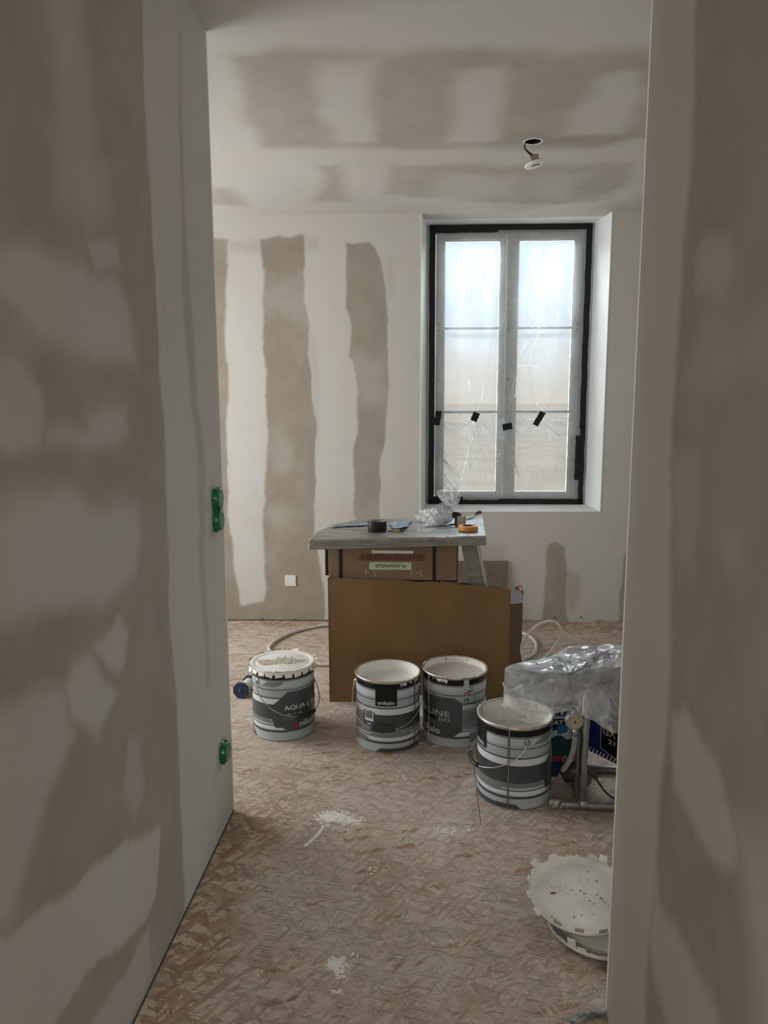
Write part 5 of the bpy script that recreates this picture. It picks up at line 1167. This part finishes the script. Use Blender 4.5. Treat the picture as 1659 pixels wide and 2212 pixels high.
# ------------------------------------------------------------------ electrical
t = thing('downlight', 'small round white spotlight hanging by its black wires from the ceiling', 'ceiling light', (.480, 3.640, 2.548), rot=(math.radians(-4), math.radians(-13), 0))
m = MB(); m.lathe([(0, -.001), (.028, -.002), (.047, -.002), (.050, .001), (.0505, .003), (.047, .006), (.020, .008)], mat('spotlight_white', (.85, .85, .83), .35, vary=.03), 48); b = m.build('front_disc', t)
m = MB(); m.box((0, 0, -.0022), (.034, .012, .002), GASKET, ch=.0008); m.build('lens_slot', b)
m = MB(); m.box((.0, 0, .022), (.037, .030, .034), KRAFT, ch=.003); m.box((.004, 0, .0395), (.024, .020, .006), BROWNTAPE, ch=.002); m.build('driver_body', t)
for k, dx in enumerate((-.010, -.004, .003)):
    m = MB(); m.tube(spline([(dx, 0, .040), (-.016+dx*.5, .0, .058), (-.030+dx*.3, .002*k, .082), (-.024, .004*k, .108), (-.010, .004*k, .150)], 8), .0022, BLACKPL, 8); m.build('wire', t)
m = MB(); m.lathe([(.0365, 0), (.0365, -.0015), (.0455, -.0012), (.0465, 0)], WHITE_PLASTER, 48, Matrix.Translation((hx, hy, H-.0001))); o = m.build('hole_collar', ceiling)
def greenbox(y, z, n, label):
    t = thing('junction_box', label, 'electrical box', (XL+.0005, y, z), PI/2, 'green electrical boxes on the left partition')
    # local frame: x along the wall, -y away from the wall
    Rx = Matrix.Rotation(PI/2, 4, 'X'); gap = .073
    for k in range(n):
        zc = -gap*k+(gap/2 if n == 2 else 0)
        m = MB(); m.lathe([(.041, 0), (.041, .003), (.0385, .004), (.036, .004), (.0355, .010), (.0345, .016)], GREEN, 40, Matrix.Translation((0, 0, zc)) @ Rx); m.box((-.028, -.003, zc+.028), (.014, .006, .014), GREEN, ch=.002); m.box((.028, -.003, zc-.028), (.014, .006, .014), GREEN, ch=.002)
        b = m.build('box_collar', t)
        m = MB(); m.lathe([(.0345, .016), (.0330, .0225), (.0290, .0235)], GREEN, 40, Matrix.Translation((0, 0, zc)) @ Rx); m.lathe([(.0290, .0235), (.0, .0238)], GREEN_L, 40, Matrix.Translation((0, 0, zc)) @ Rx)
        c = m.build('cap', b)
        m = MB(); y_ = -.0242
        for (x0, x1, z0, z1) in ((-.011, .011, .008, .011), (-.011, .011, -.012, -.009), (-.011, -.008, -.012, .011), (.008, .011, -.012, .011), (-.003, .003, -.004, .003)): m.add([(x0, y_, zc+z0), (x1, y_, zc+z0), (x1, y_, zc+z1), (x0, y_, zc+z1)], [(0, 1, 2, 3)], GREEN_P)
        m.build('square_mark', c)
        for a in range(6):
            A = a*PI/3; m = MB(); m.box((.0375*math.cos(A), -.009, zc+.0375*math.sin(A)), (.006, .014, .006), GREEN, ch=.0015); m.build('rib', b)
    m = MB(); h_ = gap/2+.046 if n == 2 else .046; poly = [(-.043, -h_+.012), (-.031, -h_), (.031, -h_), (.043, -h_+.012), (.043, h_-.012), (.031, h_), (-.031, h_), (-.043, h_-.012)]
    m.prism(poly, 0, .0016, SILVER, Rx); m.build('clear_backing', t)
greenbox(2.430, 1.137, 2, 'double green junction box with round caps on the left partition at switch height')
greenbox(2.405, .292, 1, 'single green junction box low on the left partition')
t = thing('blanking_plate', 'white square blanking plate low on the back wall', 'wall plate', (-.927, yb(-.927), .281), math.atan(.031))
m = MB(); m.box((0, -.004, 0), (.074, .008, .076), SOCKET, ch=.003); b = m.build('plate', t)
for x in (-.027, .027):
    m = MB(); m.lathe([(0, .0012), (.003, .001), (.0035, 0)], MIDM, 14, Matrix.Translation((x, -.0078, -.003)) @ Matrix.Rotation(PI/2, 4, 'X')); m.build('screw', t)
for x in (-.011, .006):
    m = MB(); m.lathe([(0, .0006), (.0022, .0005), (.0024, 0)], MIDM, 10, Matrix.Translation((x, -.0078, -.022)) @ Matrix.Rotation(PI/2, 4, 'X')); m.build('screw_hole', t)

# ------------------------------------------------------------------ spilt paint and crumbs on the strand board
def blob(m, x, y, sx, sy, h, R, matr=PAINT_W, n=14, rot=0):
    a0 = R.uniform(0, 6); vs = [(0, 0, h)]
    for q, (f, hh) in enumerate(((.6, h*.8), (1.0, .0002))):
        for k in range(n): a = 2*PI*k/n; r = f*(1+.22*math.sin(2*a+a0)+.14*math.sin(5*a+a0*2)+.10*R.uniform(-1, 1)); vs.append((r*sx*math.cos(a), r*sy*math.sin(a), hh))
    m.add(vs, [(0, 1+k, 1+(k+1) % n) for k in range(n)]+[(1+k, 1+n+k, 1+n+(k+1) % n, 1+(k+1) % n) for k in range(n)], matr, True, Matrix.Translation((x, y, 0)) @ Matrix.Rotation(rot, 4, 'Z'))
def spill(label, items, seed, extra=None):
    m = MB(); R = random.Random(seed)
    for cx, cy, rx, ry, cnt, s0, s1 in items:
        for _ in range(cnt):
            a = R.uniform(0, 2*PI); q = R.random()**.6; s = R.uniform(s0, s1)*(1.3-q); blob(m, cx+q*rx*math.cos(a), cy+q*ry*math.sin(a), s*1.35, s*.85, s*.14+.0006, R, rot=R.uniform(-.5, .5))
    if extra: extra(m, R)
    return tag(m.build('paint_spill'), label, 'paint spill', kind='stuff')
def tail(m, R):
    pts = [(-.365, 2.445), (-.372, 2.41), (-.385, 2.375), (-.405, 2.335), (-.412, 2.325)]
    for k in range(len(pts)-1):
        for s in (0, .25, .5, .75): blob(m, pts[k][0]+(pts[k+1][0]-pts[k][0])*s, pts[k][1]+(pts[k+1][1]-pts[k][1])*s, .0045, .009, .001, R, n=8)
spill('lumpy white paint spill with a short tail on the floor, middle of the picture', [(-.335, 2.510, .075, .045, 95, .004, .013), (-.270, 2.490, .060, .040, 45, .003, .010), (-.33, 2.47, .17, .11, 60, .001, .0045)], 1, tail)
spill('small crusty white paint spill on the nearest floor', [(-.240, 1.800, .030, .040, 75, .002, .008), (-.225, 1.775, .030, .055, 70, .0015, .005), (-.225, 1.705, .022, .018, 14, .002, .005), (-.20, 1.83, .03, .02, 10, .001, .004)], 2)
spill('thin scattered white paint spots on the floor left of the board joint', [(.070, 2.440, .10, .030, 60, .001, .006), (.15, 2.46, .05, .03, 16, .002, .006), (-.10, 2.80, .03, .03, 8, .002, .006), (-.62, 2.75, .03, .025, 12, .002, .006), (-.17, 2.20, .03, .03, 8, .002, .006)], 3)
spill('white paint drips at the feet of the two middle buckets', [(-.015, 3.105, .02, .04, 14, .003, .008), (.03, 3.09, .025, .03, 10, .003, .009)], 5)
m = MB(); R = random.Random(77)
for _ in range(170):
    x, y = R.uniform(-.66, .42), R.uniform(1.45, 3.3)
    if any(math.hypot(x-a, y-b) < .16 for a, b in ((-.655, 3.235), (-.172, 3.148), (.123, 3.21), (.335, 2.727))): continue
    blob(m, x, y, R.uniform(.0008, .0035), R.uniform(.0008, .003), .0008, R, n=6)
tag(m.build('floor_crumbs'), 'tiny white plaster crumbs scattered over the whole floor', 'crumbs', kind='stuff')
m = MB(); R = random.Random(5)
for _ in range(9): blob(m, -.168+R.uniform(-.014, .014), 2.998+R.uniform(-.004, .004), R.uniform(.004, .007), .004, .007, R, mat('ochre_lump', (.34, .20, .07), .7))
tag(m.build('ochre_lump'), 'small ochre lump at the foot of the bucket second from the left', 'lump')
m = MB(); R = random.Random(6)
vs = [(-.055, 3.40, .0008), (.00, 3.39, .0008), (.012, 3.46, .002), (.005, 3.50, .058), (-.045, 3.50, .062), (-.06, 3.45, .006)]
m.add(vs, [(0, 1, 2, 5), (5, 2, 3, 4)], PAINT_W, False); m.add([(x, y, z+.0012) for x, y, z in vs], [(5, 2, 1, 0), (4, 3, 2, 5)], PAINT_W)
tag(m.build('plastic_scrap'), 'whitish crumpled scrap between the two middle buckets at the carton foot', 'scrap')
